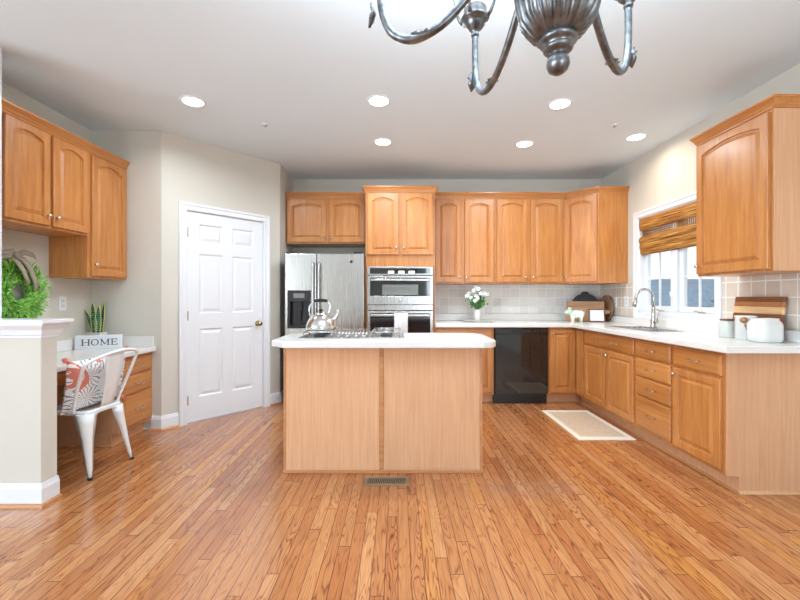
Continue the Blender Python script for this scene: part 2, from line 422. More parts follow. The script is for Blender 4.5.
def crown(root, path, z, side=1):
    return sweep(MB(), path, CROWN, z, side).build('crown_moulding', M['maple_h'], root)

def upper(label, loc, rz, W, H, D, doors, group, arch=.035, crown_path=None, crown_side=1, box_mat='maple'):
    t = thing('wall_cabinet', label, 'cabinet', loc, rz, group)
    MB().box(0, W, 0, D, 0, H).build('body', M[box_mat], t, .002, 1)
    for (a, b, ks) in doors:
        kx = None if ks is None else (a+.024 if ks == 'L' else b-.024)
        add_door(t, a, b, .018, H-.028, kx, .075, arch)
    if crown_path: crown(t, crown_path, H-.012, crown_side)
    return t

# ------------------------------------------------------------------ the setting
CE = 2.72
FL = MB().box(-6, 3.4, -4.2, 5.4, -.08, 0).build('floor', M['floor']); struct(FL, 'glossy oak strip floor running towards the back wall')
struct(MB().box(-6, 3.4, -4.2, 5.4, CE, CE+.1).build('ceiling', M['ceiling']), 'pale grey white flat ceiling')
struct(MB().box(-1.465, 2.72, 5.13, 5.25, 0, CE).build('wall_back', M['wall']))
Txz = Matrix(((1, 0, 0, 0), (0, 0, 1, 0), (0, 1, 0, 0), (0, 0, 0, 1)))
struct(MB(Txz).cells([-6, -5.75, -4.05, .90, 2.60, 2.72], [0, .5, 2.4, CE], lambda i, j: i in (1, 3) and j == 1, -4.32, -4.2).build('wall_rear', M['wall']))
struct(MB(Matrix(((0, 0, 1, 0), (1, 0, 0, 0), (0, 1, 0, 0), (0, 0, 0, 1)))).cells([-4.2, -3.7, -2.1, -1.8, -.2, 2.42], [0, .5, 2.4, CE], lambda i, j: i in (1, 3) and j == 1, -6.12, -6.0).build('wall_left_room', M['wall']))
# right wall with the window opening (built lying down, stood up into the YZ plane)
WY0, WY1, WZ0, WZ1 = 3.27, 4.32, 1.045, 2.055
T = Matrix(((0, 0, 1, 0), (1, 0, 0, 0), (0, 1, 0, 0), (0, 0, 0, 1)))
struct(MB(T).cells([-4.2, WY0, WY1, 5.25], [0, WZ0, WZ1, CE], lambda i, j: i == 1 and j == 1, 2.6, 2.72).build('wall_right', M['wall']))
struct(MB().box(-2.90, -2.78, 2.31, 3.755, 0, CE).build('wall_left', M['wall']))
struct(MB().box(-2.78, -2.149, 3.635, 3.755, 0, CE).build('wall_nook', M['wall']))
A = Vector((-2.149, 3.635)); B = Vector((-1.345, 4.558)); D = (B-A).normalized(); Nn = Vector((D.y, -D.x))   # Nn faces the kitchen
ang = math.atan2(D.y, D.x); LW = (B-A).length
# pantry wall with the doorway cut out: local x along the wall, y into the wall
TP = Matrix.Translation((A.x, A.y, 0)) @ Matrix.Rotation(ang, 4, 'Z')
TPu = TP @ Matrix(((1, 0, 0, 0), (0, 0, 1, 0), (0, 1, 0, 0), (0, 0, 0, 1)))
dx0, dx1, dh = .208, 1.024, 2.045
struct(MB(TPu).cells([0, dx0, dx1, LW], [0, dh, CE], lambda i, j: i == 1 and j == 0, 0, .11).build('wall_pantry', M['wall']))
struct(MB().box(-1.465, -1.345, 4.56, 5.13, 0, CE).build('wall_fridge_side', M['wall']))
struct(MB().box(-2.78, -2.06, 2.31, 2.42, 0, .99).build('wall_half_left', M['wall'], None, .006, 2))
struct(MB().box(-6.0, -2.90, 2.31, 2.42, 0, CE).build('wall_left_return', M['wall']))

# baseboards (white) with stained shoe moulding
BBP = [(0, 0), (.014, 0), (.014, .10), (.009, .115), (.006, .128), (0, .13)]
SHO = [(.014, 0), (.030, 0), (.029, .008), (.024, .015), (.014, .019)]
def baseboard(name, path, side=1):
    b = struct(sweep(MB(), path, BBP, 0, side).build(name, M['white_gloss']))
    sweep(MB(), path, SHO, 0, side).build('shoe_moulding', M['trimwood'], b)
    return b
pA = lambda s: tuple(A+D*s)
baseboard('baseboard_nook', [(-2.234, 3.635), (-2.149, 3.635), pA(dx0-.065)], 1)
baseboard('baseboard_pantry', [pA(dx1+.065), tuple(B), (-1.345, 5.12)], 1)
baseboard('baseboard_half_wall', [(-2.78, 2.31), (-2.06, 2.31), (-2.06, 2.42)], 1)
# half wall cap with cove moulding
cap = struct(MB().box(-2.80, -2.004, 2.255, 2.475, 1.052, 1.074).build('trim_1', M['white_gloss'], None, .003), 'white painted cap on the half wall')
sweep(MB(), [(-2.80, 2.31), (-2.06, 2.31), (-2.06, 2.42), (-2.78, 2.42)], [(0, 0), (.006, 0), (.008, .012), (.014, .018), (.022, .045), (.038, .066), (.044, .075), (.044, .082), (0, .082)], .97, 1).build('cove_moulding', M['white_gloss'], cap)
MB().box(-2.78, -2.06, 2.31, 2.42, .99, 1.052).build('cap_core', M['wall'], cap)
col = struct(MB().box(-2.60, -2.405, 2.30, 2.43, 1.074, CE).build('trim_2', M['white_gloss'], None, .004), 'white painted square column on the half wall cap')

# pantry door: casing, slab, hinges, knob
t = bpy.data.objects.new('door_1', None); C.objects.link(t); t.location = (A.x, A.y, 0); t.rotation_euler = (0, 0, ang); struct(t, 'white six panel pantry door in the angled wall')
cas = MB(); prof = [(0, 0), (0, .012), (.012, .018), (.045, .016), (.062, .008), (.066, 0)]
def casing(mb, x0, x1, z0, z1, sill=False, yf=0):
    """mitred casing round an opening; front towards -y"""
    pr = [(0, .0), (0, .011), (.010, .016), (.040, .013), (.052, .020), (.072, .020), (.074, 0)]
    pts = [(x0, z0), (x0, z1), (x1, z1), (x1, z0)]
    sg = [(-1, -1 if sill else 0), (-1, 1), (1, 1), (1, -1 if sill else 0)]
    rs = [[(p[0]+s_[0]*o_, yf-h, p[1]+s_[1]*o_) for o_, h in pr] for p, s_ in zip(pts, sg)]
    mb.rings(rs, smooth=False, closed=sill)
casing(cas, dx0+.010, dx1-.010, 0, dh-.010); cas.build('casing', M['white_gloss'], t)
MB().box(dx0-.001, dx0+.012, .0, .10, 0, dh).box(dx1-.012, dx1+.001, 0, .10, 0, dh).box(dx0, dx1, 0, .10, dh-.012, dh+.001).build('jamb', M['white_gloss'], t)
MB().box(dx0+.013, dx0+.02, .045, .06, 0, dh-.012).box(dx1-.02, dx1-.013, .045, .06, 0, dh-.012).box(dx0+.013, dx1-.013, .045, .06, dh-.02, dh-.0125).build('door_stop', M['white_gloss'], t)
sl = MB(); S0, S1 = dx0+.014, dx1-.014; W_ = S1-S0; y0 = .006
sl.box(S0, S1, y0+.010, y0+.036, .012, 2.03)
st = .112; mid = (S0+S1)/2; rows = [(.24, .90), (1.05, 1.63), (1.74, 1.92)]
xsl = [S0, S0+st, mid-.05, mid+.05, S1-st, S1]; zsl = [.012] + [v for r_ in rows for v in r_] + [2.03]
Tslab = Matrix(((1, 0, 0, 0), (0, 0, 1, 0), (0, 1, 0, 0), (0, 0, 0, 1)))
sl.cells(xsl, zsl, lambda i, j: i in (1, 3) and j in (1, 3, 5), y0, y0+.0105, T=Tslab)
for (a, b) in ((xsl[1], xsl[2]), (xsl[3], xsl[4])):
    for (c_, d_) in rows:
        rr = lambda i, y_: [(a+i, y_, c_+i), (b-i, y_, c_+i), (b-i, y_, d_-i), (a+i, y_, d_-i)]
        sl.rings([rr(.0, y0+.001), rr(.012, y0+.0095), rr(.02, y0+.0095), rr(.045, y0+.002)], smooth=False, cap0=False)
slab = sl.build('door_slab', M['white_gloss'], t)
for hz in (.22, 1.03, 1.83):
    MB().tube([(S0-.004, -.002, hz-.045), (S0-.004, -.002, hz+.045)], .0065, 8).box(S0-.002, S0+.012, .003, .0065, hz-.044, hz+.044).build('hinge', M['nickel'], slab)
Tk = Matrix.Translation((S1-.06, y0, .925)) @ Matrix.Rotation(R(90), 4, 'X')
MB().lathe([(0, 0), (.030, 0), (.030, .004), (.014, .008), (.010, .03), (.022, .04), (.027, .052), (.022, .064), (0, .068)], n=20, T=Tk).build('door_knob', M['brass'], slab)

# window
wd = bpy.data.objects.new('window_1', None); C.objects.link(wd); wd.location = (2.6, 4.32, 0); wd.rotation_euler = (0, 0, R(-90)); struct(wd, 'white double casement window over the sink')
WW = WY1-WY0
cm = MB(); casing(cm, 0, WW, WZ0, WZ1, True); cm.build('casing', M['white_gloss'], wd)
fr_ = MB()
fr_.box(-.001, .02, .0, .115, WZ0, WZ1).box(WW-.02, WW+.001, 0, .115, WZ0, WZ1).box(0, WW, 0, .115, WZ1-.02, WZ1+.001).box(0, WW, 0, .115, WZ0-.001, WZ0+.02)
fr_.box(WW/2-.035, WW/2+.035, .02, .10, WZ0+.02, WZ1-.02); fr_.build('window_frame', M['white_gloss'], wd, .002, 1)
for k, (a, b) in enumerate(((.022, WW/2-.036), (WW/2+.036, WW-.022))):
    z0, z1 = WZ0+.022, WZ1-.022; f = .052
    sa = MB(Matrix(((1, 0, 0, 0), (0, 0, 1, 0), (0, 1, 0, 0), (0, 0, 0, 1)))).cells([a, a+f, b-f, b], [z0, z0+f, z1-f, z1], lambda i, j: i == 1 and j == 1, .045, .085).build('sash', M['white_gloss'], wd, .003, 1)
    MB().box(a+f-.003, b-f+.003, .062, .066, z0+f-.003, z1-f+.003).build('pane', M['glass'], sa)
    mu = MB(); xm = (a+b)/2; mu.box(xm-.008, xm+.008, .056, .072, z0+f, z1-f)
    for zz in (1.40, 1.69): mu.box(a+f, b-f, .0565, .0715, zz-.008, zz+.008)
    mu.build('muntin', M['white_gloss'], sa)
    MB().box(b-.20, b-.12, .015, .030, WZ0+.021, WZ0+.034).tube([(b-.15, .018, WZ0+.036), (b-.20, .008, WZ0+.040), (b-.23, .006, WZ0+.038)], .005, 8).build('crank_handle', M['nickel'], sa)
MB().box(WW/2-.022, WW/2-.010, .012, .020, 1.17, 1.23).tube([(WW/2-.016, .01, 1.21), (WW/2-.016, -.006, 1.22), (WW/2-.016, -.008, 1.26)], .005, 8).build('sash_lock', M['white_gloss'], wd)

# backsplash tiles (thin stone courses on the walls)
struct(MB().box(.418, 2.592, 5.121, 5.13, 1.0, 1.37).build('trim_3', M['tile_cool_lit']), 'square stone tile backsplash on the back wall, coloured as washed in cool light')
tb = MB(T); tb.cells([2.30, 3.204, 4.386, 5.121], [1.0, 1.37], lambda i, j: i == 1, 2.591, 2.60)
struct(tb.build('trim_4', M['tile_warm_lit']), 'square stone tile backsplash on the window wall, coloured as in warm light')

# outside
g = struct(MB().box(2.9, 70, -5, 90, -3.2, -3.0).build('ground', M['grass']))
def house(x, y, w_, d_, h, label):
    t = thing('neighbour_house', label, 'house', (x, y, -3.0))
    MB().box(-w_/2, w_/2, 0, d_, 0, h).build('wall', M['siding'], t)
    MB().prism([(-d_*.06, h), (d_*1.06, h), (d_/2, h+d_*.22)], -w_/2-.3, w_/2+.3, T=Matrix(((0, 0, 1, 0), (1, 0, 0, 0), (0, 1, 0, 0), (0, 0, 0, 1)))).build('roof', M['roofing'], t)
    for i in range(4):
        cx_ = -w_/2+w_*(i+.5)/4
        f = MB().box(cx_-.55, cx_+.55, -.06, 0, h-1.9, h-.5).build('window_frame', M['white_gloss'], t)
        MB().box(cx_-.45, cx_+.45, -.08, -.061, h-1.8, h-.6).build('pane', M['darkglass'], f)
house(15.5, 24, 6.5, 7, 3.7, 'grey sided house beyond the left window sash')
house(27.5, 33, 12, 9, 4.0, 'grey sided house beyond the right window sash')

# ------------------------------------------------------------------ upper cabinets
GB = 'maple wall cabinets'
ZB = 1.37; HB = 1.03
# above the fridge
upper('short two door maple cabinet above the fridge', (-1.335, 4.78, 1.845), 0, .965, 2.40-1.845, .35,
      [(.014, .478, 'R'), (.515, .941, 'L')], GB, crown_path=[(0, 0), (.965, 0)])
# back wall pair of two-door cabinets
upper('tall two door maple wall cabinet right beside the oven tower', (.418, 4.77, ZB), 0, .737, HB, .36,
      [(.024, .334, 'R'), (.375, .718, 'L')], GB, crown_path=[(0, 0), (.737, 0)])
upper('tall two door maple wall cabinet above the dishwasher', (1.156, 4.77, ZB), 0, .832, HB, .36,
      [(.020, .380, 'R'), (.421, .794, 'L')], GB, crown_path=[(0, 0), (.832, 0)])
# diagonal corner cabinet
t = thing('wall_cabinet', 'diagonal corner maple wall cabinet at the back right', 'cabinet', (1.989, 4.52, ZB), 0, GB)
pl = [(0, .28), (.28, 0), (.61, 0), (.61, .61), (0, .61)]
MB().prism(pl, 0, HB).build('body', M['maple'], t, .002, 1)
Td = Matrix.Translation((0, .28, 0)) @ Matrix.Rotation(R(-45), 4, 'Z')
add_door(t, .014, .382, .018, HB-.028, .04, .075, .035, T=Td)
crown(t, [(0, .28), (.28, 0), (.61, 0)], HB-.012)
# right wall near cabinet
t = upper('single door maple wall cabinet right of the window', (2.27, 3.03, 1.362), R(-90), .61, 2.362-1.362, .328,
      [(.012, .596, 'L')], GB, arch=.035, crown_path=[(0, .328), (0, 0), (.61, 0), (.61, .328)])
MB().box(.61, .614, .004, .328, .004, .985).build('end_panel', M['panel'], t)
# left wall: two short doors and one tall
t = thing('wall_cabinet', 'short two door maple wall cabinet over the wreath', 'cabinet', (-2.47, 2.485, 1.69), R(90), GB)
MB().box(0, .695, 0, .308, 0, .69).build('body', M['maple'], t, .002, 1)
add_door(t, .010, .336, .018, .665, .312, .085, .036); add_door(t, .362, .683, .018, .665, .386, .085, .036)
crown(t, [(0, .308), (0, 0), (.695, 0)], .675)
t = thing('wall_cabinet', 'tall single door maple wall cabinet over the desk', 'cabinet', (-2.47, 3.181, 1.362), R(90), GB)
MB().box(0, .453, 0, .308, 0, 1.018).build('body', M['maple'], t, .002, 1)
add_door(t, .028, .432, .018, .99, .054, .11, .038)
crown(t, [(0, 0), (.453, 0)], 1.003)

# ------------------------------------------------------------------ oven tower
t = thing('oven_cabinet', 'tall maple oven cabinet holding the double wall oven', 'cabinet', (-.365, 4.50, 0))
WT = .781
ot = MB(); ot.box(0, WT, 0, .625, 1.555, 2.40).box(0, .018, 0, .625, .105, 1.5549).box(WT-.018, WT, 0, .625, .105, 1.5549)
ot.box(.0181, WT-.0181, 0, .625, .105, .415).box(0, WT, .07, .625, 0, .1049); ot.build('body', M['maple'], t)
add_door(t, .024, .372, 1.685, 2.372, .348, 1.765, .04); add_door(t, .408, .757, 1.685, 2.372, .432, 1.765, .04)
add_drawer(t, .024, .757, .14, .40, (.39,))
crown(t, [(0, .19), (0, 0), (WT, 0), (WT, .19)], 2.388)
t = thing('wall_oven', 'stainless double wall oven with black glass doors', 'oven', (-.345, 4.478, .42))
z = lambda v: v-.42
MB().box(.005, .732, .022, .56, 0, z(1.548)).build('body', M['black'], t)
cp = MB().box(0, .737, -.004, .0215, z(1.458), z(1.551)).build('control_panel', M['steel'], t, .003)
MB().box(.032, .705, -.008, -.0045, z(1.472), z(1.534)).build('display_glass', M['darkglass'], cp)
for k in range(3): MB().box(.235+k*.115, .30+k*.115, -.0095, -.0085, z(1.476), z(1.502)).build('lit_display', M['display'], cp)
def oven_door(z0, z1, wz0, wz1, hz, logo):
    d = MB(Matrix(((1, 0, 0, 0), (0, 0, 1, 0), (0, 1, 0, 0), (0, 0, 0, 1)))).cells([0, .034, .705, .737], [z(z0), z(wz0), z(wz1), z(z1)], lambda i, j: i == 1 and j == 1, -.012, .02).build('oven_door', M['steel'], t, .003)
    MB().box(.034, .705, -.008, .012, z(wz0), z(wz1)).build('glass', M['darkglass'], d)
    if logo: MB().box(.17, .57, -.0095, -.0085, z(wz0)+.012, z(wz1)-.075).build('inner_window', M['innerwin'], d)
    m = MB(); m.box(.04, .70, -.058, -.042, z(hz)-.013, z(hz)+.013)
    m.box(.05, .07, -.0425, -.0125, z(hz)-.009, z(hz)+.009).box(.67, .69, -.0425, -.0125, z(hz)-.009, z(hz)+.009); m.build('handle', M['steel'], d, .005)
    if logo:
        Tl = Matrix.Translation((.37, -.013, z(1.172))) @ Matrix.Rotation(R(90), 4, 'X')
        MB().lathe([(.0, 0), (.016, 0), (.016, .002), (0, .002)], n=20, T=Tl).build('logo', M['nickel'], d)
    return d
oven_door(1.126, 1.449, 1.222, 1.425, 1.40, True)
MB().box(0, .737, -.002, .0215, z(1.062), z(1.124)).build('vent_trim', M['steel'], t, .004)
oven_door(.44, 1.054, .62, 1.028, 1.008, False)
# towel on the lower handle
tw = MB(); rs = []
for i in range(9):
    x = -.042+.15*i/8; wv = .003*math.sin(i*1.9)
    rs.append([(x, 4.402+wv-.004, .62), (x, 4.403+wv, 1.0), (x, 4.408, 1.022), (x, 4.420, 1.029), (x, 4.435, 1.026), (x, 4.446, 1.015), (x, 4.4478, .80)])
k = 7; vs = [p for r_ in rs for p in r_]; tw.add(vs, [(i*k+j, i*k+j+1, (i+1)*k+j+1, (i+1)*k+j) for i in range(8) for j in range(k-1)], True)
tag(tw.build('dish_towel', M['towel'], None, 0, 2, .003), 'white patterned dish towel over the lower oven handle', 'towel')

# ------------------------------------------------------------------ fridge
t = thing('refrigerator', 'stainless side by side fridge with water dispenser', 'refrigerator', (-1.2485, 4.40, 0))
FW = .8745
MB().box(.004, FW-.004, .085, .70, .02, 1.685).build('body', M['black'], t, .004)
MB().box(.02, FW-.02, .05, .10, 0.0, .075).build('base_grille', M['black'], t)
split = .352
# freezer door with dispenser recess
f1 = MB(Matrix(((1, 0, 0, 0), (0, 0, 1, 0), (0, 1, 0, 0), (0, 0, 0, 1)))).cells([0, .035, .285, split-.003], [.09, .87, 1.275, 1.69], lambda i, j: i == 1 and j == 1, 0, .075).build('freezer_door', M['steel'], t, .010, 3)
dp = MB(Matrix(((1, 0, 0, 0), (0, 0, 1, 0), (0, 1, 0, 0), (0, 0, 0, 1)))).cells([.036, .062, .258, .284], [.871, .90, 1.16, 1.274], lambda i, j: i == 1 and j == 1, -.004, .02)
disp = dp.build('dispenser', M['black'], f1, .002, 1)
MB().box(.036, .284, .0202, .07, .871, .90).box(.036, .284, .055, .07, .89, 1.17).build('dispenser_recess', M['black'], f1, .002, 1)
MB().box(.10, .22, -.0065, -.0045, 1.20, 1.25).build('display', M['innerwin'], f1)
MB().box(.135, .185, .025, .05, 1.06, 1.159).box(.145, .175, .028, .045, .96, 1.06).build('paddle', M['iron'], f1, .004)
f2 = MB().box(split+.003, FW, 0, .075, .09, 1.69).build('fridge_door', M['steel'], t, .010, 3)
for (hx, par) in ((split-.032, f1), (split+.032, f2)):
    m = MB(); m.tube([(hx, 0, 1.585), (hx, -.040, 1.57), (hx, -.046, 1.5), (hx, -.046, .70), (hx, -.040, .63), (hx, 0, .615)], .0125, 12); m.build('handle', M['steel'], par)
Tl = Matrix.Translation((.735, -.001, 1.60)) @ Matrix.Rotation(R(90), 4, 'X')
MB().lathe([(0, 0), (.015, 0), (.015, .002), (0, .002)], n=20, T=Tl).build('logo', M['iron'], f2)
for hx in (.06, FW-.06): MB().box(hx-.05, hx+.05, .01, .12, 1.6905, 1.707).build('hinge_cover', M['black'], t, .004)

# ------------------------------------------------------------------ base cabinets, back run
GBASE = 'maple base cabinets'
def base_body(root, W, D=.60, toe=.07, H=.868, mat='maple', open_top=False):
    if open_top:
        b = MB().box(0, W, 0, D, .105, .69); b.cells([0, .02, W-.02, W], [0, .02, D-.02, D], lambda i, j: i == 1 and j == 1, .6901, H); b.build('body', M[mat], root, .0015, 1)
    else: MB().box(0, W, 0, D, .105, H).build('body', M[mat], root, .0015, 1)
    tk = MB().box(0, W, toe, D, 0, .1045).build('toe_kick', M['panel'], root)
    sweep(MB(), [(0, toe), (W, toe)], [(0, 0), (.012, 0), (.011, .007), (.006, .013), (0, .015)], 0, 1).build('shoe_moulding', M['trimwood'], tk)
t = thing('base_cabinet', 'maple base cabinet between the oven tower and the dishwasher', 'cabinet', (.417, 4.52, 0), 0, GBASE)
base_body(t, .666)
add_drawer(t, .02, .646, .715, .845, (.33,)); add_door(t, .02, .326, .135, .69, .30, .65); add_door(t, .340, .646, .135, .69, .366, .65)
# dishwasher
t = thing('dishwasher', 'glossy black dishwasher under the back counter', 'dishwasher', (1.086, 4.50, 0))
MB().box(.004, .604, .045, .58, .02, .864).build('body', M['black'], t)
dd = MB().box(.006, .602, 0, .0445, .125, .795).build('door', M['black_gloss'], t, .004)
cpn = MB().box(.006, .602, -.004, .0445, .797, .862).build('control_panel', M['black_gloss'], t, .004)
MB().box(.20, .41, -.010, -.0045, .812, .846).build('pocket_handle', M['black'], cpn, .003)
for x in (.05, .09, .14, .17, .45, .48, .52): MB().box(x, x+.016, -.0075, -.0045, .825, .838).build('button', M['rubber'], cpn)
MB().box(.004, .604, .052, .08, 0.0, .118).build('toe_panel', M['black'], t, .003)
# corner lazy-susan cabinet (L-shaped)
t = thing('base_cabinet', 'corner maple base cabinet with two narrow tall doors', 'cabinet', (1.699, 4.322, 0), 0, GBASE)
cx_, cy_ = 2.02-1.699, 4.52-4.322
MB().cells([0, cx_, .90], [0, cy_, .80], lambda i, j: i == 0 and j == 0, .105, .868).build('body', M['maple'], t, .0015, 1)
tk = MB().cells([0, cx_+.07, .90], [0, cy_+.07, .80], lambda i, j: i == 0 and j == 0, 0, .1045).build('toe_kick', M['panel'], t)
sweep(MB(), [(0, cy_+.07), (cx_+.07, cy_+.07), (cx_+.07, 0)], [(0, 0), (.012, 0), (.011, .007), (.006, .013), (0, .015)], 0, 1).build('shoe_moulding', M['trimwood'], tk)
add_door(t, .016, cx_-.024, .135, .845, .042, .80, T=Matrix.Translation((0, cy_, 0)))
add_door(t, .024, cy_-.002, .135, .845, T=Matrix.Translation((cx_, cy_, 0)) @ Matrix.Rotation(R(-90), 4, 'Z'))

# ------------------------------------------------------------------ base cabinets, right run
t = thing('base_cabinet', 'maple sink base cabinet with wide false drawer and two doors', 'cabinet', (2.02, 4.32, 0), R(-90), GBASE)
base_body(t, .930, .575, open_top=True)
add_drawer(t, .02, .915, .715, .845, (.28, .65)); add_door(t, .02, .455, .135, .695, .43, .65); add_door(t, .475, .915, .135, .695, .50, .65)
t = thing('base_cabinet', 'maple base cabinet with a stack of four drawers', 'cabinet', (2.02, 3.389, 0), R(-90), GBASE)
base_body(t, .460, .575)
for z0, z1 in ((.715, .845), (.558, .70), (.40, .543), (.135, .385)): add_drawer(t, .016, .444, z0, z1, (.23,))
t = thing('base_cabinet', 'maple base cabinet with one drawer over one door', 'cabinet', (2.02, 2.928, 0), R(-90), GBASE)
base_body(t, .464, .575)
add_drawer(t, .016, .444, .715, .845, (.23,)); add_door(t, .016, .444, .135, .695, .042, .655)
ep = MB(Matrix.Translation((.4642, 0, 0)) @ Matrix(((0, 0, 1, 0), (1, 0, 0, 0), (0, 1, 0, 0), (0, 0, 0, 1))))
ep.prism([(0, .105), (.07, .105), (.07, 0), (.578, 0), (.578, .868), (0, .868)], 0, .012); ep.build('end_panel', M['panel'], t, .001, 1)
sweep(MB(), [(.476, .07), (.476, .578)], [(0, 0), (.012, 0), (.011, .007), (.006, .013), (0, .018)], 0, 1).build('base_strip', M['panel'], t)

# counter: L-shaped slab with sink cut-out, plus upstand
SX0, SX1, SY0, SY1 = 2.14, 2.43, 3.40, 4.02
ct = MB().cells([.418, 1.945, SX0, SX1, 2.589], [2.37, SY0, SY1, 4.475, 5.119], lambda i, j: (i == 0 and j < 3) or (i == 2 and j == 1), .870, .914).build('countertop', M['counter'], None, .006, 3)
tag(ct, 'white L-shaped countertop along the back and window walls', 'countertop')
MB().box(.418, 2.585, 5.100, 5.1195, .9145, .998).build('upstand', M['counter'], ct, .002, 1)
MB().box(2.568, 2.5885, 2.37, 5.0995, .9145, .985).build('upstand', M['counter'], ct, .002, 1)
# sink
sk = MB(); 
def bowl(y0, y1):
    x0, x1 = SX0+.006, SX1-.006
    rr = lambda i, zz, k=0: [(x0+i, y0+i, zz), (x1-i, y0+i, zz), (x1-i, y1-i, zz), (x0+i, y1-i, zz)]
    sk.rings([rr(-.016, .9165), rr(0, .918), rr(.006, .91), rr(.02, .75), rr(.04, .735)], smooth=False, cap0=False)
bowl(SY0+.008, (SY0+SY1)/2-.012); bowl((SY0+SY1)/2+.012, SY1-.008)
tag(sk.build('sink', M['steel'], None, 0, 2, .0015), 'stainless double bowl sink set in the counter', 'sink')
# faucet
t = thing('faucet', 'brushed nickel gooseneck faucet behind the sink', 'faucet', (2.478, 3.88, .9142))
MB().lathe([(0, 0), (.030, 0), (.030, .006), (.024, .012), (.024, .075), (.018, .085), (.016, .20), (.0, .20)]).build('base', M['steel'], t)
pts = [(0, 0, .19), (0, 0, .27)]+arc((-.085, 0, .285), .085, 0, 165, 12)+[(-.175, 0, .235)]
MB().tube(pts, .0125, 12).build('spout', M['steel'], t)
MB().tube([(-.170, 0, .262), (-.178, 0, .235), (-.188, 0, .20)], [.015, .018, .018], 12).build('spray_head', M['steel'], t)
MB().tube([(0, -.02, .055), (0, -.055, .06)], [.017, .015], 12).tube([(0, -.05, .06), (.006, -.058, .10), (.01, -.062, .15)], [.008, .007, .006], 10).build('lever_handle', M['steel'], t)

# ------------------------------------------------------------------ island
t = thing('kitchen_island', 'maple kitchen island with two flat veneer panels', 'island', (-.786, 2.745, 0))
IW, ID = 1.366, .51
MB().box(.008, IW-.008, .008, ID-.02, .0, .868).build('body', M['panel'], t)
for (a, b) in ((.018, .655), (.690, IW-.020)): MB().box(a, b, .002, .0078, .02, .868).build('veneer_panel', M['panel'], t)
MB().box(0, .017, 0, .02, .0, .8685).build('corner_strip', M['trimwood'], t, .003)
MB().box(IW-.017, IW, 0, .02, .0, .8685).build('corner_strip', M['trimwood'], t, .003)
MB().box(.656, .689, -.002, .0079, .015, .8685).build('centre_batten', M['trimwood'], t, .004)
MB().box(-.004, IW+.004, -.010, -.0005, 0, .022).build('base_strip', M['trimwood'], t, .004)
Tb = Matrix.Translation((IW, ID-.02, 0)) @ Matrix.Rotation(R(180), 4, 'Z')
for k in range(3):
    x0 = .02+k*.446; x1 = x0+.43
    if k == 1:
        for z0, z1 in ((.715, .845), (.558, .70), (.40, .543), (.135, .385)): add_drawer(t, x0, x1, z0, z1, ((x0+x1)/2,), T=Tb)
    else:
        add_drawer(t, x0, x1, .715, .845, ((x0+x1)/2,), T=Tb); add_door(t, x0, x1, .135, .695, x0+.03 if k else x1-.03, .65, T=Tb)
poly = [(-.755, 2.625), (.565, 2.625), (.625, 2.65), (.66, 2.70), (.668, 2.76), (.668, 3.14), (.65, 3.21), (.60, 3.265), (.52, 3.287), (-.77, 3.287), (-.862, 3.20), (-.862, 2.725)]
ic = MB().prism(poly, .869, .914).build('island_countertop', M['counter'], None, .008, 3); tag(ic, 'white countertop with clipped corners on the island', 'countertop')
# cooktop
t = thing('cooktop', 'stainless gas cooktop set in the island top', 'cooktop', (-.70, 2.80, .9142))
CW = .745
MB().box(0, CW, 0, .43, 0, .008).build('tray', M['steel'], t, .003)
for cx0 in (.13, .615):
    for cy0 in (.12, .32):
        b = MB().lathe([(0, 0), (.045, 0), (.045, .008), (.03, .012), (.03, .018), (0, .02)], (cx0, cy0, .0085), 20).build('burner', M['iron'], t)
for cx0 in (.13, .615):
    m = MB(); zt = .044
    for (a, b) in (((-.10, .03), (.10, .03)), ((-.10, .40), (.10, .40)), ((-.10, .03), (-.10, .40)), ((.10, .03), (.10, .40)), ((-.10, .215), (.10, .215)), ((0, .03), (0, .40))):
        m.tube([(cx0+a[0], a[1], zt), (cx0+b[0], b[1], zt)], .005, 6)
    for a in (-.10, .10):
        for b in (.03, .215, .40): m.tube([(cx0+a, b, .0082), (cx0+a, b, zt)], .005, 6)
    m.build('grate', M['steel'], t)
m = MB()
m.box(.26, .485, .05, .38, .0085, .018)
for i in range(9): m.tube([(.275+i*.0245, .05, .022+.0), (.275+i*.0245, .20, .040), (.275+i*.0245, .38, .040)], .006, 6)
m.build('grill_grate', M['steel'], t)
for i in range(4):
    Tq = Matrix.Translation((.28+i*.062, .02, .0085))
    MB().lathe([(0, 0), (.014, 0), (.013, .014), (0, .015)], n=14, T=Tq).build('knob', M['steel'], t)

# kettle
t = thing('kettle', 'shiny steel whistling kettle on the left burner', 'kettle', (-.575, 2.985, .9642))
MB().lathe([(0, 0), (.105, 0), (.112, .008), (.110, .03), (.100, .06), (.082, .09), (.058, .108), (.045, .114), (0, .114)], n=32).build('body', M['chrome'], t)
lid = MB().lathe([(.0, .1145), (.044, .1145), (.040, .122), (.015, .128), (0, .128)], n=24).build('lid', M['chrome'], t)
MB().lathe([(0, .1285), (.006, .1285), (.008, .138), (.017, .142), (.016, .150), (0, .154)], n=16).build('lid_knob', M['black'], lid)
MB().tube([(.085, 0, .07), (.105, 0, .085), (.122, 0, .115), (.130, 0, .14)], [.022, .018, .014, .012], 12).tube([(.12, 0, .135), (.135, 0, .148)], [.014, .013], 10).build('spout', M['chrome'], t)
hd = MB().tube([(-.078, 0, .095), (-.088, 0, .14), (-.082, 0, .18), (-.05, 0, .212), (0, 0, .218), (.05, 0, .212), (.072, 0, .18), (.062, 0, .13), (.058, 0, .108)], .0055, 10).build('handle', M['chrome'], t)
MB().tube([(-.052, 0, .213), (-.03, 0, .217), (0, 0, .219), (.03, 0, .217), (.052, 0, .213)], [.010, .013, .0135, .013, .010], 12).build('grip', M['black'], hd)

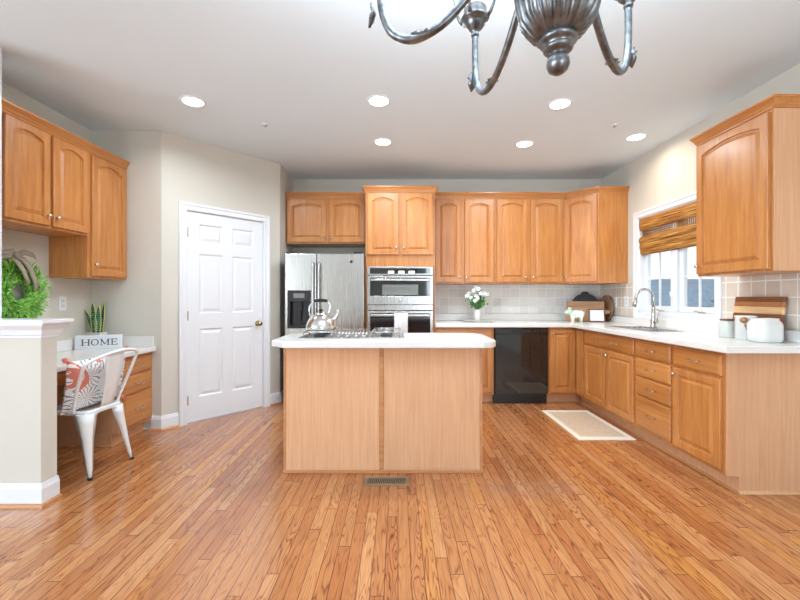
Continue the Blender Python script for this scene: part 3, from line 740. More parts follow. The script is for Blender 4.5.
# ------------------------------------------------------------------ desk nook
t = thing('desk_cabinet', 'maple desk cabinet with three drawers beside the white chair', 'cabinet', (-2.235, 3.22, 0), R(90), None)
MB().box(0, .413, 0, .54, .105, .718).build('body', M['maple'], t, .0015, 1)
MB().box(-.004, -.0005, .002, .54, .105, .718).build('side_panel', M['panel'], t)
tk = MB().box(0, .413, .07, .54, 0, .1045).build('toe_kick', M['panel'], t)
MB().box(-.004, -.0005, .07, .54, 0, .1045).build('side_panel', M['panel'], t)
sweep(MB(), [(-.0045, .54), (-.0045, .07), (.412, .07)], [(0, 0), (.012, 0), (.011, .007), (.006, .013), (0, .016)], 0, 1).build('shoe_moulding', M['trimwood'], t)
for z0, z1 in ((.565, .695), (.405, .55), (.135, .39)): add_drawer(t, .016, .380, z0, z1, (.20,))
Ta = Matrix.Translation((-.79, .010, .622))
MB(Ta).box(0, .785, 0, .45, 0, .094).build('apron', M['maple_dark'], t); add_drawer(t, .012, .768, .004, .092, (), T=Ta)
dk = MB().box(-2.779, -2.195, 2.422, 3.633, .7195, .760).build('desktop', M['counter'], None, .006, 3); tag(dk, 'white desk countertop in the left nook', 'countertop')
MB().box(-2.779, -2.762, 2.422, 3.615, .7605, .852).build('upstand', M['counter'], dk, .002, 1)
MB().box(-2.779, -2.215, 3.616, 3.6335, .7605, .852).build('upstand', M['counter'], dk, .002, 1)

# HOME sign
t = thing('home_sign', 'white wooden block sign reading HOME on the desk', 'sign', (-2.738, 3.385, .7605), R(23))
MB().box(0, .335, 0, .035, 0, .118).build('block', M['white_gloss'], t, .002, 1)
lt = MB(); hh = .05; zb = .034
def bar(x0, z0, x1, z1, th): 
    d = Vector((x1-x0, z1-z0)).normalized(); nx, nz = -d.y*th/2, d.x*th/2
    lt.prism([(x0+nx, z0+nz), (x0-nx, z0-nz), (x1-nx, z1-nz), (x1+nx, z1+nz)], 0, .002, T=Matrix(((1, 0, 0, 0), (0, 0, -1, -.0005), (0, 1, 0, 0), (0, 0, 0, 1))))
def serif(x, z): bar(x-.010, z, x+.010, z, .004)
x = .055
for q in (0, .044): bar(x+q, zb, x+q, zb+hh, .008); serif(x+q, zb); serif(x+q, zb+hh)
bar(x, zb+hh/2, x+.044, zb+hh/2, .004)
ox = .142; k = 24
for i in range(k):
    a0, a1 = 2*math.pi*i/k, 2*math.pi*(i+1)/k
    bar(ox+.024*math.cos(a0), zb+hh/2+.025*math.sin(a0), ox+.024*math.cos(a1), zb+hh/2+.025*math.sin(a1), .003+.005*abs(math.cos(a0)))
x = .188
bar(x, zb, x, zb+hh, .004); serif(x, zb); bar(x+.050, zb, x+.050, zb+hh, .008); serif(x+.050, zb); bar(x, zb+hh, x+.025, zb+.006, .008); bar(x+.025, zb+.006, x+.050, zb+hh, .004); serif(x-.002, zb+hh); serif(x+.052, zb+hh)
x = .266
bar(x, zb, x, zb+hh, .008); bar(x-.008, zb+hh, x+.034, zb+hh, .004); bar(x-.008, zb, x+.036, zb, .004); bar(x, zb+hh/2, x+.026, zb+hh/2, .004)
bar(x+.034, zb+hh, x+.034, zb+hh-.012, .004); bar(x+.036, zb, x+.036, zb+.013, .004); bar(x+.026, zb+hh/2-.007, x+.026, zb+hh/2+.007, .003)
lt.build('lettering', M['ink'], t)
# snake plant
t = thing('snake_plant', 'snake plant in a white square pot behind the sign', 'plant', (-2.685, 3.565, .7605))
pp = lambda i, zz: [(-.062+i, -.045+i, zz), (.062-i, -.045+i, zz), (.062-i, .045-i, zz), (-.062+i, .045-i, zz)]
MB().rings([pp(.008, 0), pp(0, .135), pp(.006, .135), pp(.008, .115)], smooth=False).build('pot', M['ceramic'], t, .004)
MB().box(-.052, .052, -.035, .035, .1155, .122).build('soil', M['soil'], t)
def snake_leaf(px_, py_, ang_, lean, H_, wd_):
    nseg = 9; L1 = []; ed = []
    ca, sa_ = math.cos(ang_), math.sin(ang_)
    for i in range(nseg+1):
        s_ = i/nseg; wv = wd_*(.55+.9*s_-1.38*s_**2.6)*.72; wv = max(wv, .0006)
        cxx = px_+lean[0]*s_**1.5; cyy = py_+lean[1]*s_**1.5; zz = .12+H_*s_; cur = .5*wv
        L1.append([(cxx-ca*wv, cyy-sa_*wv, zz), (cxx-sa_*cur, cyy+ca*cur, zz), (cxx+ca*wv, cyy+sa_*wv, zz)])
        ed.append(((cxx-ca*wv, cyy-sa_*wv, zz), (cxx+ca*wv, cyy+sa_*wv, zz)))
    m = MB(); m.add([p for r_ in L1 for p in r_], [(i*3+j, i*3+j+1, i*3+j+4, i*3+j+3) for i in range(nseg) for j in range(2)], True)
    lf = m.build('leaf', M['snake'], t, 0, 2, .004)
    MB().tube([e[0] for e in ed]+[e[1] for e in ed[::-1]], .0032, 6).build('leaf_margin', M['snake_edge'], lf)
for a in ((-.03, 0, .3, (-.065, -.02), .22, .034), (-.012, -.012, .1, (-.012, -.01), .285, .042), (.004, .012, -.2, (.004, .01), .25, .038), (.018, -.01, .25, (.012, -.01), .255, .040), (.036, .004, -.3, (.030, 0), .29, .040)):
    snake_leaf(*a)

# wreath on the left wall with ribbon
t = thing('wreath', 'leafy green wreath with a burlap bow on the left wall', 'wreath', (-2.779, 2.86, 1.240))
m = MB(); m.tube([(.03, .175*math.cos(a*math.pi/16), .175*math.sin(a*math.pi/16)) for a in range(32)], .022, 8, closed=True); m.build('twig_ring', M['soil'], t)
m = MB(); rnd = random.Random(3)
for i in range(4200):
    a = rnd.uniform(0, 2*math.pi); r0 = .140+rnd.gauss(0, .045); r0 = min(max(r0, .070), .215)
    p = Vector((.035+rnd.uniform(0, .05), r0*math.cos(a), r0*math.sin(a)))
    da = a+rnd.choice((1, 1, -.2))*rnd.uniform(.2, 1.0)
    d = Vector((rnd.uniform(-.1, .6), math.cos(da), math.sin(da))).normalized()
    if r0 < .14: d = Vector((d.x, -math.sin(a)*.8+rnd.uniform(-.4, .4), math.cos(a)*.8+rnd.uniform(-.4, .4))).normalized()
    ln = rnd.uniform(.022, .055)*(1.25 if rnd.random() < .1 else 1); sd = d.cross(Vector((rnd.uniform(-1, 1), rnd.uniform(-1, 1), rnd.uniform(-1, 1)))).normalized()*rnd.uniform(.003, .0055)
    m.add([p, p+d*ln*.5+sd, p+d*ln, p+d*ln*.5-sd], [(0, 1, 2, 3)])
m.build('foliage', M['leaf2'], t)['kind'] = 'stuff'
def ribbon(mb, pts, w_, wdir):
    wdir = Vector(wdir).normalized(); vs = []
    for p in pts: p = Vector(p); vs += [p-wdir*w_/2, p+wdir*w_/2]
    mb.add(vs, [(2*i, 2*i+1, 2*i+3, 2*i+2) for i in range(len(pts)-1)], True)
m = MB()
ribbon(m, [(.10, -.06, .255), (.115, -.02, .24), (.12, .03, .18), (.115, .075, .09), (.105, .105, .02)], .038, (0, 1, .45))
ribbon(m, [(.10, -.08, .25), (.11, -.05, .21), (.118, -.02, .16), (.115, .01, .10), (.11, .03, .06)], .034, (0, 1, .45))
ribbon(m, [(.10, -.06, .26), (.12, -.01, .285), (.125, .05, .272), (.11, .085, .258)], .040, (0, -.2, 1))
ribbon(m, [(.10, -.06, .26), (.12, -.10, .285), (.125, -.15, .272), (.11, -.18, .258)], .040, (0, .2, 1))
m.sphere((.105, -.06, .262), .02, 8); m.build('ribbon_bow', M['ribbon'], t, 0, 2, .002)

# outlets
def outlet(label, loc, rz):
    t = thing('wall_outlet', label, 'outlet', loc, rz, 'white outlet and switch plates')
    MB().box(-.037, .037, -.006, 0, -.058, .058).build('plate', M['white_gloss'], t, .002)
    for dz in (-.02, .02): MB().box(-.016, .016, -.0075, -.0062, dz-.013, dz+.013).build('socket', M['ceramic_grey'], t)
outlet('white outlet plate on the left wall beside the wreath', (-2.779, 3.31, 1.155), R(90))
outlet('white outlet plate on the back tiles beside the corner boards', (2.16, 5.1205, 1.16), 0)
outlet('white outlet plate on the window wall tiles, nearer the corner', (2.590, 4.76, 1.155), R(-90))
outlet('white outlet plate on the window wall tiles, nearer the window', (2.590, 4.53, 1.16), R(-90))

# ------------------------------------------------------------------ metal chair and cushion
t = thing('metal_chair', 'white metal cafe chair pulled up to the desk', 'chair', (0, 0, 0))
seat = [(-2.045, 2.625), (-2.02, 2.935), (-2.365, 2.985), (-2.39, 2.675)]      # rear near, rear far, front far, front near
feet = [(-2.030, 2.638), (-1.985, 2.985), (-2.352, 3.065), (-2.41, 2.70)]
zs = .45
def rounded(P, r, n=4):
    out = []
    for i in range(len(P)):
        p0, p, p1 = Vector(P[i-1]), Vector(P[i]), Vector(P[(i+1) % len(P)])
        a = p+(p0-p).normalized()*r; b = p+(p1-p).normalized()*r
        for k in range(n+1): s_ = k/n; out.append(tuple(a*(1-s_)**2+p*2*s_*(1-s_)+b*s_**2))
    return out
rp_ = rounded(seat, .05); cen = Vector((-2.205, 2.805))
def rr(k, zz): return [(cen.x+(p[0]-cen.x)*k, cen.y+(p[1]-cen.y)*k, zz) for p in rp_]
sk = MB(); sk.rings([rr(1.0, zs-.022), rr(1.01, zs-.012), rr(1.0, zs), rr(.93, zs-.001), rr(.86, zs-.008), rr(.3, zs-.010)], cap0=False); 
for i in range(4):
    P, Q = Vector(seat[i]), Vector(seat[(i+1) % 4]); Pf, Qf = Vector(feet[i]), Vector(feet[(i+1) % 4]); vs = []; n_ = 20
    # pull panel ends inside the rounded corners
    for k in range(n_+1):
        s_ = k/n_; d = .028+.17*abs(2*s_-1)**4.5
        pt = P.lerp(Q, s_); ft = Pf.lerp(Qf, s_); sp_ = (ft-pt)
        c_in = (cen-pt).normalized()*(.016*abs(2*s_-1)**6)
        for dd_ in (.014, d):
            q = pt+sp_*(dd_/zs)+c_in; vs.append((q.x, q.y, zs-dd_))
    sk.add(vs, [(2*k, 2*k+1, 2*k+3, 2*k+2) for k in range(n_)], True)
sk.build('seat', M['white_metal'], t, 0, 2, .003)
for i in range(4):
    P, F = Vector((*seat[i], zs-.02)), Vector((*feet[i], 0.0)); c3 = Vector((cen.x, cen.y, P.z))
    P = P+(c3-P).normalized()*.022
    inw = (Vector((cen.x, cen.y, 0))-Vector((P.x, P.y, 0))).normalized(); tan = Vector((-inw.y, inw.x, 0)); rs = []
    for s_, hw in ((0, .066), (.15, .056), (.4, .037), (.7, .025), (.86, .020), (.9, .015), (.97, .014)):
        q = P.lerp(F, s_)
        rs.append([tuple(q+tan*hw+inw*hw*.75), tuple(q+tan*hw*.55-inw*hw*.18), tuple(q-inw*hw*.35), tuple(q-tan*hw*.55-inw*hw*.18), tuple(q-tan*hw+inw*hw*.75), tuple(q+inw*hw*.25)])
    lg = MB().rings(rs, smooth=True).build('leg', M['white_metal'], t)
    q = P.lerp(F, .965); MB().lathe([(0, 0), (.015, 0), (.0165, .006), (.0155, q.z), (0, q.z)], (F.x, F.y, 0), 12).build('rubber_foot', M['black'], lg)
bp = [(-2.120, 2.612, .445), (-2.105, 2.600, .50), (-2.05, 2.565, .64), (-1.99, 2.530, .755), (-1.972, 2.545, .785), (-1.95, 2.61, .812), (-1.925, 2.72, .834), (-1.918, 2.82, .838), (-1.918, 2.90, .826), (-1.928, 2.955, .802), (-1.942, 2.962, .77), (-2.0, 2.955, .62), (-2.045, 2.945, .50), (-2.062, 2.94, .445)]
def smooth_path(P, n=4):
    P = [Vector(p) for p in P]; out = []
    for i in range(len(P)-1):
        p0, p1, p2, p3 = P[max(i-1, 0)], P[i], P[i+1], P[min(i+2, len(P)-1)]
        for k in range(n):
            s_ = k/n; out.append(.5*((2*p1)+(-p0+p2)*s_+(2*p0-5*p1+4*p2-p3)*s_*s_+(-p0+3*p1-3*p2+p3)*s_**3))
    return out+[P[-1]]
MB().tube(smooth_path(bp), .0105, 12).build('back_frame', M['white_metal'], t)
sp_ = MB(); vs = []
for i in range(11):
    s_ = i/10; hw = .050+.036*s_; c0 = Vector((-2.035, 2.79, .445)).lerp(Vector((-1.930, 2.735, .830)), s_); bow = .012*math.sin(math.pi*s_)
    for q in (-1, -.5, 0, .5, 1): vs.append((c0.x+bow-.008*(1-q*q)+.004*q, c0.y+hw*q, c0.z+(.004*q if i == 10 else 0)))
sp_.add(vs, [(i*5+j, i*5+j+1, (i+1)*5+j+1, (i+1)*5+j) for i in range(10) for j in range(4)], True); sp_.build('backrest', M['white_metal'], t, 0, 2, .003)

cu = thing('throw_pillow', 'white and coral floral pillow leaning on the chair back', 'pillow', (-2.136, 2.775, .655))
ux = Vector((.20, 1, .05)).normalized(); uz = Vector((.22, .08, .95)); uz = (uz-ux*uz.dot(ux)).normalized(); un = ux.cross(uz).normalized()
cu.matrix_world = Matrix.Translation((-2.105, 2.785, .625)) @ Matrix(((ux.x, uz.x, un.x, 0), (ux.y, uz.y, un.y, 0), (ux.z, uz.z, un.z, 0), (0, 0, 0, 1)))
m = MB(); n_ = 18; hw = .222; hv = .182
for sg in (-1, 1):
    vs = []
    for i in range(n_+1):
        for j in range(n_+1):
            u, v = -1+2*i/n_, -1+2*j/n_
            k = 1-.07*(1-u*u)*abs(v)**3; k2 = 1-.07*(1-v*v)*abs(u)**3
            th = .058*((1-u**4)*(1-v**4))**.55
            vs.append((u*hw*k2, v*hv*k, sg*th))
    m.add(vs, [(i*(n_+1)+j, (i+1)*(n_+1)+j, (i+1)*(n_+1)+j+1, i*(n_+1)+j+1) for i in range(n_) for j in range(n_)], True)
m.build('cover', M['floral'], cu)
for (a, b) in ((-1, 1), (1, -1), (1, 1)):
    tm = MB(); rnd = random.Random(int(a*3+b)); c0 = Vector((a*(hw+.008), b*(hv+.008), 0)); tm.sphere(tuple(c0), .014, 8)
    for i in range(40):
        d = Vector((rnd.uniform(-1, 1), rnd.uniform(-1, 1), rnd.uniform(-1, 1))).normalized(); tm.tube([c0, c0+d*.024], .0018, 4)
    tm.build('pompom', M['coral'], cu)

# ------------------------------------------------------------------ chandelier
HX, HY = .352, .880
t = thing('chandelier', 'pewter chandelier with ribbed urn and curved arms', 'chandelier', (HX, HY, 0))
MB().lathe([(0, 1.692), (.010, 1.693), (.020, 1.700), (.0245, 1.712), (.023, 1.724), (.016, 1.734), (.015, 1.737), (.026, 1.740), (.031, 1.745), (.0315, 1.750), (.028, 1.754), (.036, 1.757), (.041, 1.763), (.041, 1.769), (.034, 1.774), (0, 1.775)], n=36).build('finial', M['pewter'], t)
rib = lambda a, z_: -.12*(1-abs(math.cos(a*11)))**1.6
MB().lathe([(.036, 1.771), (.058, 1.781), (.080, 1.810), (.091, 1.855), (.096, 1.90), (.097, 1.94), (.094, 1.97), (.080, 2.0), (.058, 2.025), (.04, 2.04)], n=216, rib=rib).build('urn', M['pewter'], t)
MB().lathe([(.04, 2.038), (.055, 2.045), (.055, 2.06), (.03, 2.07), (.02, 2.10), (.032, 2.12), (.032, 2.14), (.012, 2.16), (.012, 2.30), (.018, 2.31), (.012, 2.32), (.008, 2.34), (.008, 2.69), (.06, 2.70), (.065, 2.7195), (0, 2.7195)], n=28).build('stem', M['pewter'], t)
armp = smooth_path([(.05, 0, 2.05), (.09, 0, 2.02), (.155, 0, 1.948), (.203, 0, 1.893), (.26, 0, 1.845), (.325, 0, 1.823), (.375, 0, 1.843), (.400, 0, 1.89), (.41, 0, 1.95), (.41, 0, 2.036)], 5)
for k in range(6):
    a = R(165-60*k - (4 if k == 2 else 0)); Tz = Matrix.Rotation(a, 4, 'Z')
    am = MB(Tz).tube(armp, .0100, 12).build('arm', M['pewter'], t)
    # leaf ornaments under the bend and on the outer upright
    for (c0, dr) in (((.30, 0, 1.818), (1, .0, .0)), ((.415, 0, 1.90), (.1, 0, -1))):
        lf = MB(Tz); c0 = Vector(c0); dr = Vector(dr).normalized(); sd = Vector((0, 1, 0)); nn = dr.cross(sd); vs = []
        for i in range(9):
            s_ = i/8; wv = .015*math.sin(math.pi*min(1, s_*1.02))**.7*(1+.25*math.sin(i*2.6)); p = c0+dr*(s_-.5)*.062+nn*(.007+.010*abs(s_-.5)*2)
            vs += [tuple(p-sd*wv+nn*.006), tuple(p), tuple(p+sd*wv+nn*.006)]
        lf.add(vs, [(i*3+j, i*3+j+1, i*3+j+4, i*3+j+3) for i in range(8) for j in range(2)], True); lf.build('leaf_ornament', M['pewter'], am, 0, 2, .002)
    cu_ = MB(Tz).lathe([(0, 2.032), (.012, 2.033), (.013, 2.040), (.010, 2.044), (.016, 2.050), (.026, 2.062), (.030, 2.070), (.031, 2.078), (.043, 2.083), (.045, 2.09), (.040, 2.094), (.036, 2.098), (.037, 2.118), (.036, 2.120), (0, 2.118)], (.41, 0, 0), 28).build('lamp_cup', M['pewter'], t)
    MB(Tz).lathe([(.034, 2.119), (.045, 2.128), (.058, 2.15), (.066, 2.18), (.068, 2.21), (.064, 2.24), (.060, 2.26), (.057, 2.26), (.060, 2.24), (.064, 2.21), (.062, 2.18), (.054, 2.15), (.042, 2.132), (.034, 2.123)], (.41, 0, 0), 28).build('glass_shade', M['shade'], t)
    pl_ = bpy.data.lights.new('bulb', 'POINT'); pl_.energy = 30; pl_.color = (.80, .91, 1); pl_.shadow_soft_size = .03
    po = bpy.data.objects.new('bulb_light', pl_); C.objects.link(po); po.location = (HX+.41*math.cos(a), HY+.41*math.sin(a), 2.24)
    for q in range(4):
        b = math.pi/4+q*math.pi/2; pts = [(.41+r_*math.cos(b), r_*math.sin(b), z_) for r_, z_ in ((.043, 2.088), (.052, 2.10), (.060, 2.12), (.069, 2.15), (.073, 2.18))]
        MB(Tz).tube(pts, [.006, .0055, .005, .0035, .002], 8).build('shade_prong', M['pewter'], cu_)

# ------------------------------------------------------------------ recessed lights and sprinklers
cans = [(-1.586, 3.095, 'leftmost recessed ceiling light above the half wall side'), (-.147, 3.086, 'front middle recessed ceiling light above the island'),
        (1.269, 3.134, 'recessed ceiling light behind the chandelier finial'), (-.146, 3.897, 'rear middle recessed ceiling light near the oven tower'),
        (1.249, 3.948, 'rear recessed ceiling light in front of the dishwasher'), (2.25, 3.78, 'recessed ceiling light over the sink by the window')]
for x, y, lb in cans:
    t = thing('recessed_light', lb, 'ceiling light', (x, y, CE), 0, 'recessed ceiling lights')
    m = MB(); rs = []
    for r_, z_ in ((.094, -.0005), (.092, -.005), (.078, -.006), (.074, -.002)):
        rs.append([(r_*math.cos(2*math.pi*i/32), r_*math.sin(2*math.pi*i/32), z_) for i in range(32)])
    m.rings(rs, cap0=False, cap1=False); m.build('trim_ring', M['white_gloss'], t)
    MB().lathe([(0, -.003), (.0735, -.003), (.0735, -.001), (0, -.001)], n=32).build('lens', M['lens'], t)
    area('can_lamp', (x, y, CE-.02), (0, 0, 0), .13, .13, 12 if x < 2 else 4.5, (.84, .93, 1.0) if x < 2 else (1, .86, .66), 'DISK', 165)
for x, y, lb in ((-1.16, 3.494, 'small ceiling sprinkler head on the left'), (1.905, 3.51, 'small ceiling sprinkler head near the window wall')):
    t = thing('sprinkler_head', lb, 'sprinkler', (x, y, CE))
    MB().lathe([(0, 0), (.028, 0), (.026, -.006), (0, -.007)], n=20).build('escutcheon', M['white_gloss'], t)
    MB().lathe([(0, -.0075), (.008, -.0075), (.006, -.018), (.013, -.020), (.013, -.022), (0, -.023)], n=14).build('deflector', M['nickel'], t)

# ------------------------------------------------------------------ woven wood shade in the window
t = thing('roman_shade', 'folded woven wood roman shade in the window', 'window blind', (2.60, 4.29, 0), R(-90))
Lx = 1.0
def band(z_top, z_bot, y_, mat, name, nf=1, bulge=.02):
    prof = []
    n_ = 10
    for i in range(n_+1): s_ = i/n_; prof.append((y_-bulge*math.sin(math.pi*s_)**.7, z_top+(z_bot-z_top)*s_))
    for i in range(n_, -1, -1): prof.append((prof[i][0]+.006, prof[i][1]))
    return MB(Matrix(((0, 0, 1, 0), (1, 0, 0, 0), (0, 1, 0, 0), (0, 0, 0, 1)))).prism(prof, 0, Lx).build(name, mat, t)
band(2.045, 1.915, -.004, M['reeds'], 'valance', bulge=.012)
band(1.99, 1.70, .018, M['reeds_open'], 'fabric', bulge=.001)
band(1.855, 1.765, .008, M['reeds'], 'fold', bulge=.028)
band(1.80, 1.70, .010, M['reeds'], 'fold', bulge=.022)
band(1.735, 1.655, .014, M['reeds'], 'fold', bulge=.018)
MB().box(0, Lx, .022, .03, 2.02, 2.05).build('headrail', M['reeds'], t)

# ------------------------------------------------------------------ counter items by the window
def lathe_thing(name, label, cat, loc, prof, mat, part, n=28, rz=0):
    t = thing(name, label, cat, loc, rz); MB().lathe(prof, n=n).build(part, mat, t); return t
t = lathe_thing('lidded_jar', 'small stoneware jar with a dark wooden lid', 'jar', (2.392, 2.905, .9145), [(0, 0), (.050, 0), (.053, .006), (.053, .10), (.045, .115), (.042, .122), (0, .122)], M['ceramic_grey'], 'body')
MB().lathe([(0, .1225), (.045, .1225), (.045, .134), (0, .135)], n=28).build('lid', M['lidwood'], t)
t = lathe_thing('canister', 'tall white ceramic canister with a wooden scoop', 'canister', (2.402, 2.765, .9145), [(0, 0), (.055, 0), (.058, .006), (.058, .150), (.062, .155), (.062, .163), (.055, .163), (.053, .15), (0, .15)], M['ceramic'], 'body')
MB().sphere((-.052, -.045, .135), .021, 10).build('wooden_ball', M['rustic'], t)
MB().tube([(-.045, -.046, .105), (-.034, -.056, .070)], .0065, 8).build('scoop_handle', M['rustic'], t)
t = thing('storage_jar', 'large white rounded ceramic jar in front of the striped board', 'jar', (2.385, 2.60, .9145))
rs = []
for (s_, z_) in ((.86, 0), (.97, .01), (1, .03), (1, .105), (.94, .125), (.80, .140), (.80, .152), (.76, .154), (.74, .142)):
    ring = []
    for i in range(40):
        a = 2*math.pi*i/40; ca, sa_ = math.cos(a), math.sin(a); e = .55
        ring.append((.080*s_*math.copysign(abs(ca)**e, ca), .072*s_*math.copysign(abs(sa_)**e, sa_), z_))
    rs.append(ring)
MB().rings(rs).build('body', M['ceramic'], t)
# striped cutting board leaning on the tile
t = thing('cutting_board', 'striped wood cutting board leaning on the window wall tiles', 'cutting board', (2.515, 2.645, .9178))
t.rotation_euler = (0, R(8), 0)
z0 = 0
for h_, mt in ((.06, 'b_dark'), (.03, 'b_mid'), (.045, 'b_dark'), (.04, 'b_dark'), (.048, 'b_light'), (.036, 'b_mid'), (.036, 'b_dark')):
    MB().box(0, .022, 0, .385, z0, z0+h_-.0004).build('wood_strip', M[mt], t, .0015, 1); z0 += h_

# ------------------------------------------------------------------ corner display
def slabthing(name, label, cat, p0, p1, poly, thick, mat, lean, part, z=.9145):
    """upright flat board standing between plan points p0 (left) and p1 (right), leaning back"""
    d = Vector((p1[0]-p0[0], p1[1]-p0[1])); t = thing(name, label, cat, (p0[0], p0[1], z+thick*math.sin(lean)+.0005)); t.rotation_euler = (-lean, 0, math.atan2(d.y, d.x)); t.rotation_mode = 'XYZ'
    MB(Matrix(((1, 0, 0, 0), (0, 0, 1, 0), (0, 1, 0, 0), (0, 0, 0, 1)))).prism(poly, 0, thick).build(part, mat, t, .003, 2); return t
slabthing('serving_board', 'rustic wooden serving board with side handle in the corner', 'cutting board', (2.075, 4.925), (2.50, 4.735),
          [(0, 0), (.415, 0), (.415, .09), (.475, .10), (.475, .135), (.415, .15), (.415, .245), (0, .245)], .022, M['rustic'], .16, 'board')
circ = lambda r, cx0, cz0, n=32: [(cx0+r*math.cos(2*math.pi*i/n), cz0+r*math.sin(2*math.pi*i/n)) for i in range(n)]
slabthing('round_tray', 'round black tray behind the serving board', 'tray', (2.165, 5.01), (2.485, 4.93),
          circ(.17, .17, .17), .016, M['iron'], .10, 'disc')
tr = bpy.data.objects['round_tray']
MB(Matrix(((1, 0, 0, 0), (0, 0, 1, 0), (0, 1, 0, 0), (0, 0, 0, 1)))).prism([(.12, .335), (.22, .335), (.20, .368), (.14, .368)], 0, .016).build('handle', M['iron'], tr, .004)
slabthing('rattan_tray', 'round woven rattan tray tucked in the corner', 'tray', (2.535, 5.07), (2.535, 4.75), circ(.16, .16, .16), .016, M['rattan'], .05, 'disc')
# framed sign
t = thing('picture_frame', 'small square frame with white mat before the serving board', 'picture frame', (2.262, 4.735, .9185)); t.rotation_euler = (R(-10), 0, R(-14))
MB(Matrix(((1, 0, 0, 0), (0, 0, 1, 0), (0, 1, 0, 0), (0, 0, 0, 1)))).cells([0, .012, .165, .177], [0, .012, .143, .155], lambda i, j: i == 1 and j == 1, 0, .018).build('frame', M['lidwood'], t)
pr = MB().box(.0125, .1645, .008, .015, .0125, .1425).build('mat_board', M['white_gloss'], t)
MB().box(.030, .147, .0065, .0078, .03, .125).build('print', M['paper'], pr)
# pig figurine
t = thing('pig_figurine', 'mint and white ceramic pig figurine beside the small frame', 'figurine', (2.11, 4.73, .9145), R(-4))
def blob(mb, c, rx, ry, rz_, n=12): mb.sphere((0, 0, 0), 1, n, T=Matrix.Translation(c) @ Matrix.Diagonal((rx, ry, rz_, 1)))
m = MB(); blob(m, (0, 0, .095), .080, .042, .046); blob(m, (-.075, 0, .120), .040, .032, .034); m.tube([(-.10, 0, .112), (-.130, 0, .122)], [.017, .014], 12)
blob(m, (.045, 0, .095), .046, .042, .044)
m.build('body', M['ceramic_green'], t)
for sx_ in (-.045, .050):
    for sy_ in (-.022, .022): MB().tube([(sx_, sy_, .08), (sx_, sy_, .03), (sx_, sy_, 0.0)], [.018, .012, .013], 10).build('leg', M['ceramic_green'], t)
for sy_ in (-.016, .016): MB().tube([(-.070, sy_, .145), (-.074, sy_*1.5, .166), (-.088, sy_*1.6, .172)], [.012, .010, .002], 8).build('ear', M['ceramic_green'], t)
MB().tube([(.085, 0, .115), (.098, .004, .125), (.10, .008, .112)], .003, 6).build('tail', M['ceramic_green'], t)

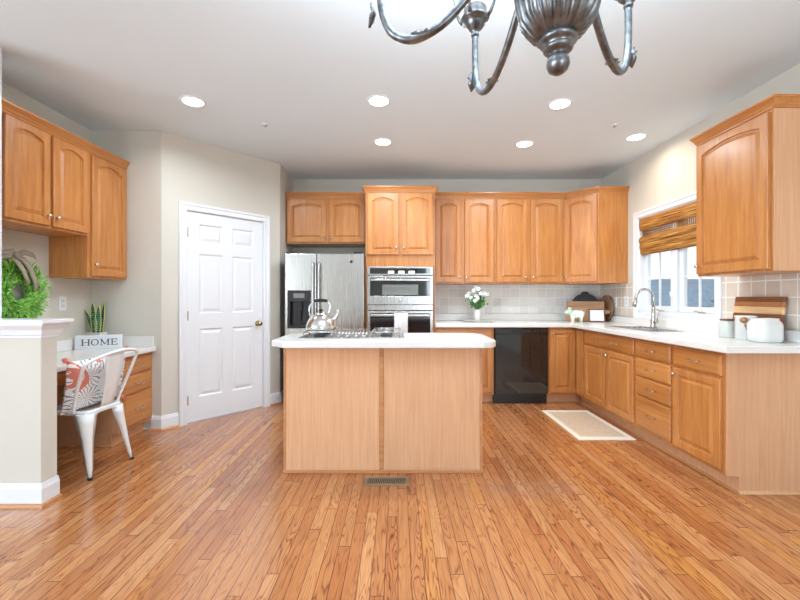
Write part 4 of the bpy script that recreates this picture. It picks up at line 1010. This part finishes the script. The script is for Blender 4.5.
# tray, vase and flowers on the back counter
t = lathe_thing('round_plate_stand', 'low white oval tray under the flower vase', 'tray', (.975, 4.82, .9145), [(0, 0), (.15, 0), (.19, .012), (.193, .018), (.186, .019), (.15, .012), (0, .011)], M['ceramic_grey'], 'plate')
t.scale = (1, .62, 1)
v = lathe_thing('vase', 'small pale ceramic vase on the white tray', 'vase', (.955, 4.81, .9265), [(0, 0), (.030, 0), (.036, .01), (.042, .05), (.040, .095), (.032, .125), (.033, .135), (.028, .135), (.026, .12), (0, .11)], M['ceramic'], 'body')
t = thing('flower_bunch', 'white flowers and green sprigs in the pale vase', 'flowers', (.955, 4.81, 1.055))
rnd = random.Random(11); st_ = MB(); lv = MB(); bl = []
for i in range(46):
    a = rnd.uniform(0, 2*math.pi); rad = rnd.uniform(.02, .14); hgt = rnd.uniform(.05, .26)*(1-.35*rad/.14)
    tip = Vector((rad*math.cos(a)*1.1, rad*math.sin(a)*.6, hgt)); mid_ = tip*.45+Vector((0, 0, .03))
    st_.tube([(0, 0, -.06), tuple(mid_), tuple(tip)], .0014, 4)
    for q in range(9):
        p = mid_.lerp(tip, q/8); d = Vector((rnd.uniform(-1, 1), rnd.uniform(-.8, .8), rnd.uniform(-.5, .9))).normalized(); ln = rnd.uniform(.026, .05); sd = d.cross(Vector((rnd.uniform(-1, 1), rnd.uniform(-1, 1), 1))).normalized()*ln*.28
        lv.add([p, p+d*ln*.5+sd, p+d*ln, p+d*ln*.5-sd], [(0, 1, 2, 3)])
    bl.append(tip)
st_.build('stems', M['leaf'], t); lv.build('leaves', M['leaf'], t)['kind'] = 'stuff'
spots = [(-.10, .02, .20), (-.055, -.04, .235), (-.03, -.06, .17), (-.085, -.03, .15), (0.0, -.05, .255), (.025, -.06, .20), (-.13, 0, .17), (-.045, -.07, .115), (.075, -.04, .20), (-.015, -.075, .145), (.12, 0, .19), (-.02, 0, .27)]
for (bx_, by_, bz_) in spots:
    m = MB(); c0 = Vector((bx_, by_, bz_))
    for q in range(5):
        a = 2*math.pi*q/5+bx_*9; d = Vector((math.cos(a), -.35, math.sin(a))); sd = Vector((-math.sin(a), 0, math.cos(a)))*.0125
        m.add([c0, c0+d*.014+sd, c0+d*.028, c0+d*.014-sd], [(0, 1, 2, 3)])
    o = m.build('blossom', M['blossom'], t, 0, 2, .0015); MB().sphere(tuple(c0+Vector((0, -.006, 0))), .0045, 6).build('flower_center', M['stamen'], o)

# ------------------------------------------------------------------ rug and floor vent
t = thing('kitchen_rug', 'tan rectangular kitchen rug with cream border by the sink', 'rug', (1.525, 3.37, .0))
MB().box(0, .485, 0, .88, .0003, .008).build('border', M['rug_edge'], t, .003)
MB().box(.052, .433, .075, .805, .0083, .0100).build('field', M['rug'], t)
MB().box(.040, .445, .062, .818, .0081, .0088).build('inner_stripe', M['rug'], t)
MB().box(.046, .439, .068, .812, .0089, .0094).build('cream_line', M['rug_edge'], t)
t = thing('floor_vent', 'metal floor register in front of the island', 'vent', (-.220, 2.555, 0))
MB().cells([0, .022, .268, .29], [0, .022, .103, .125], lambda i, j: i == 1 and j == 1, .0003, .006).build('frame', M['brown_grey'], t, .001, 1)
MB().box(.022, .268, .022, .103, .0002, .001).build('duct_shade', M['black'], t)  # black sheet stands in for the shade below the louvres
for i in range(17):
    x = .030+i*.0143; MB(Matrix.Translation((x, .0625, .0035)) @ Matrix.Rotation(R(10), 4, 'Z')).box(-.0028, .0028, -.040, .040, -.002, .002).build('louvre', M['brown_grey'], t)
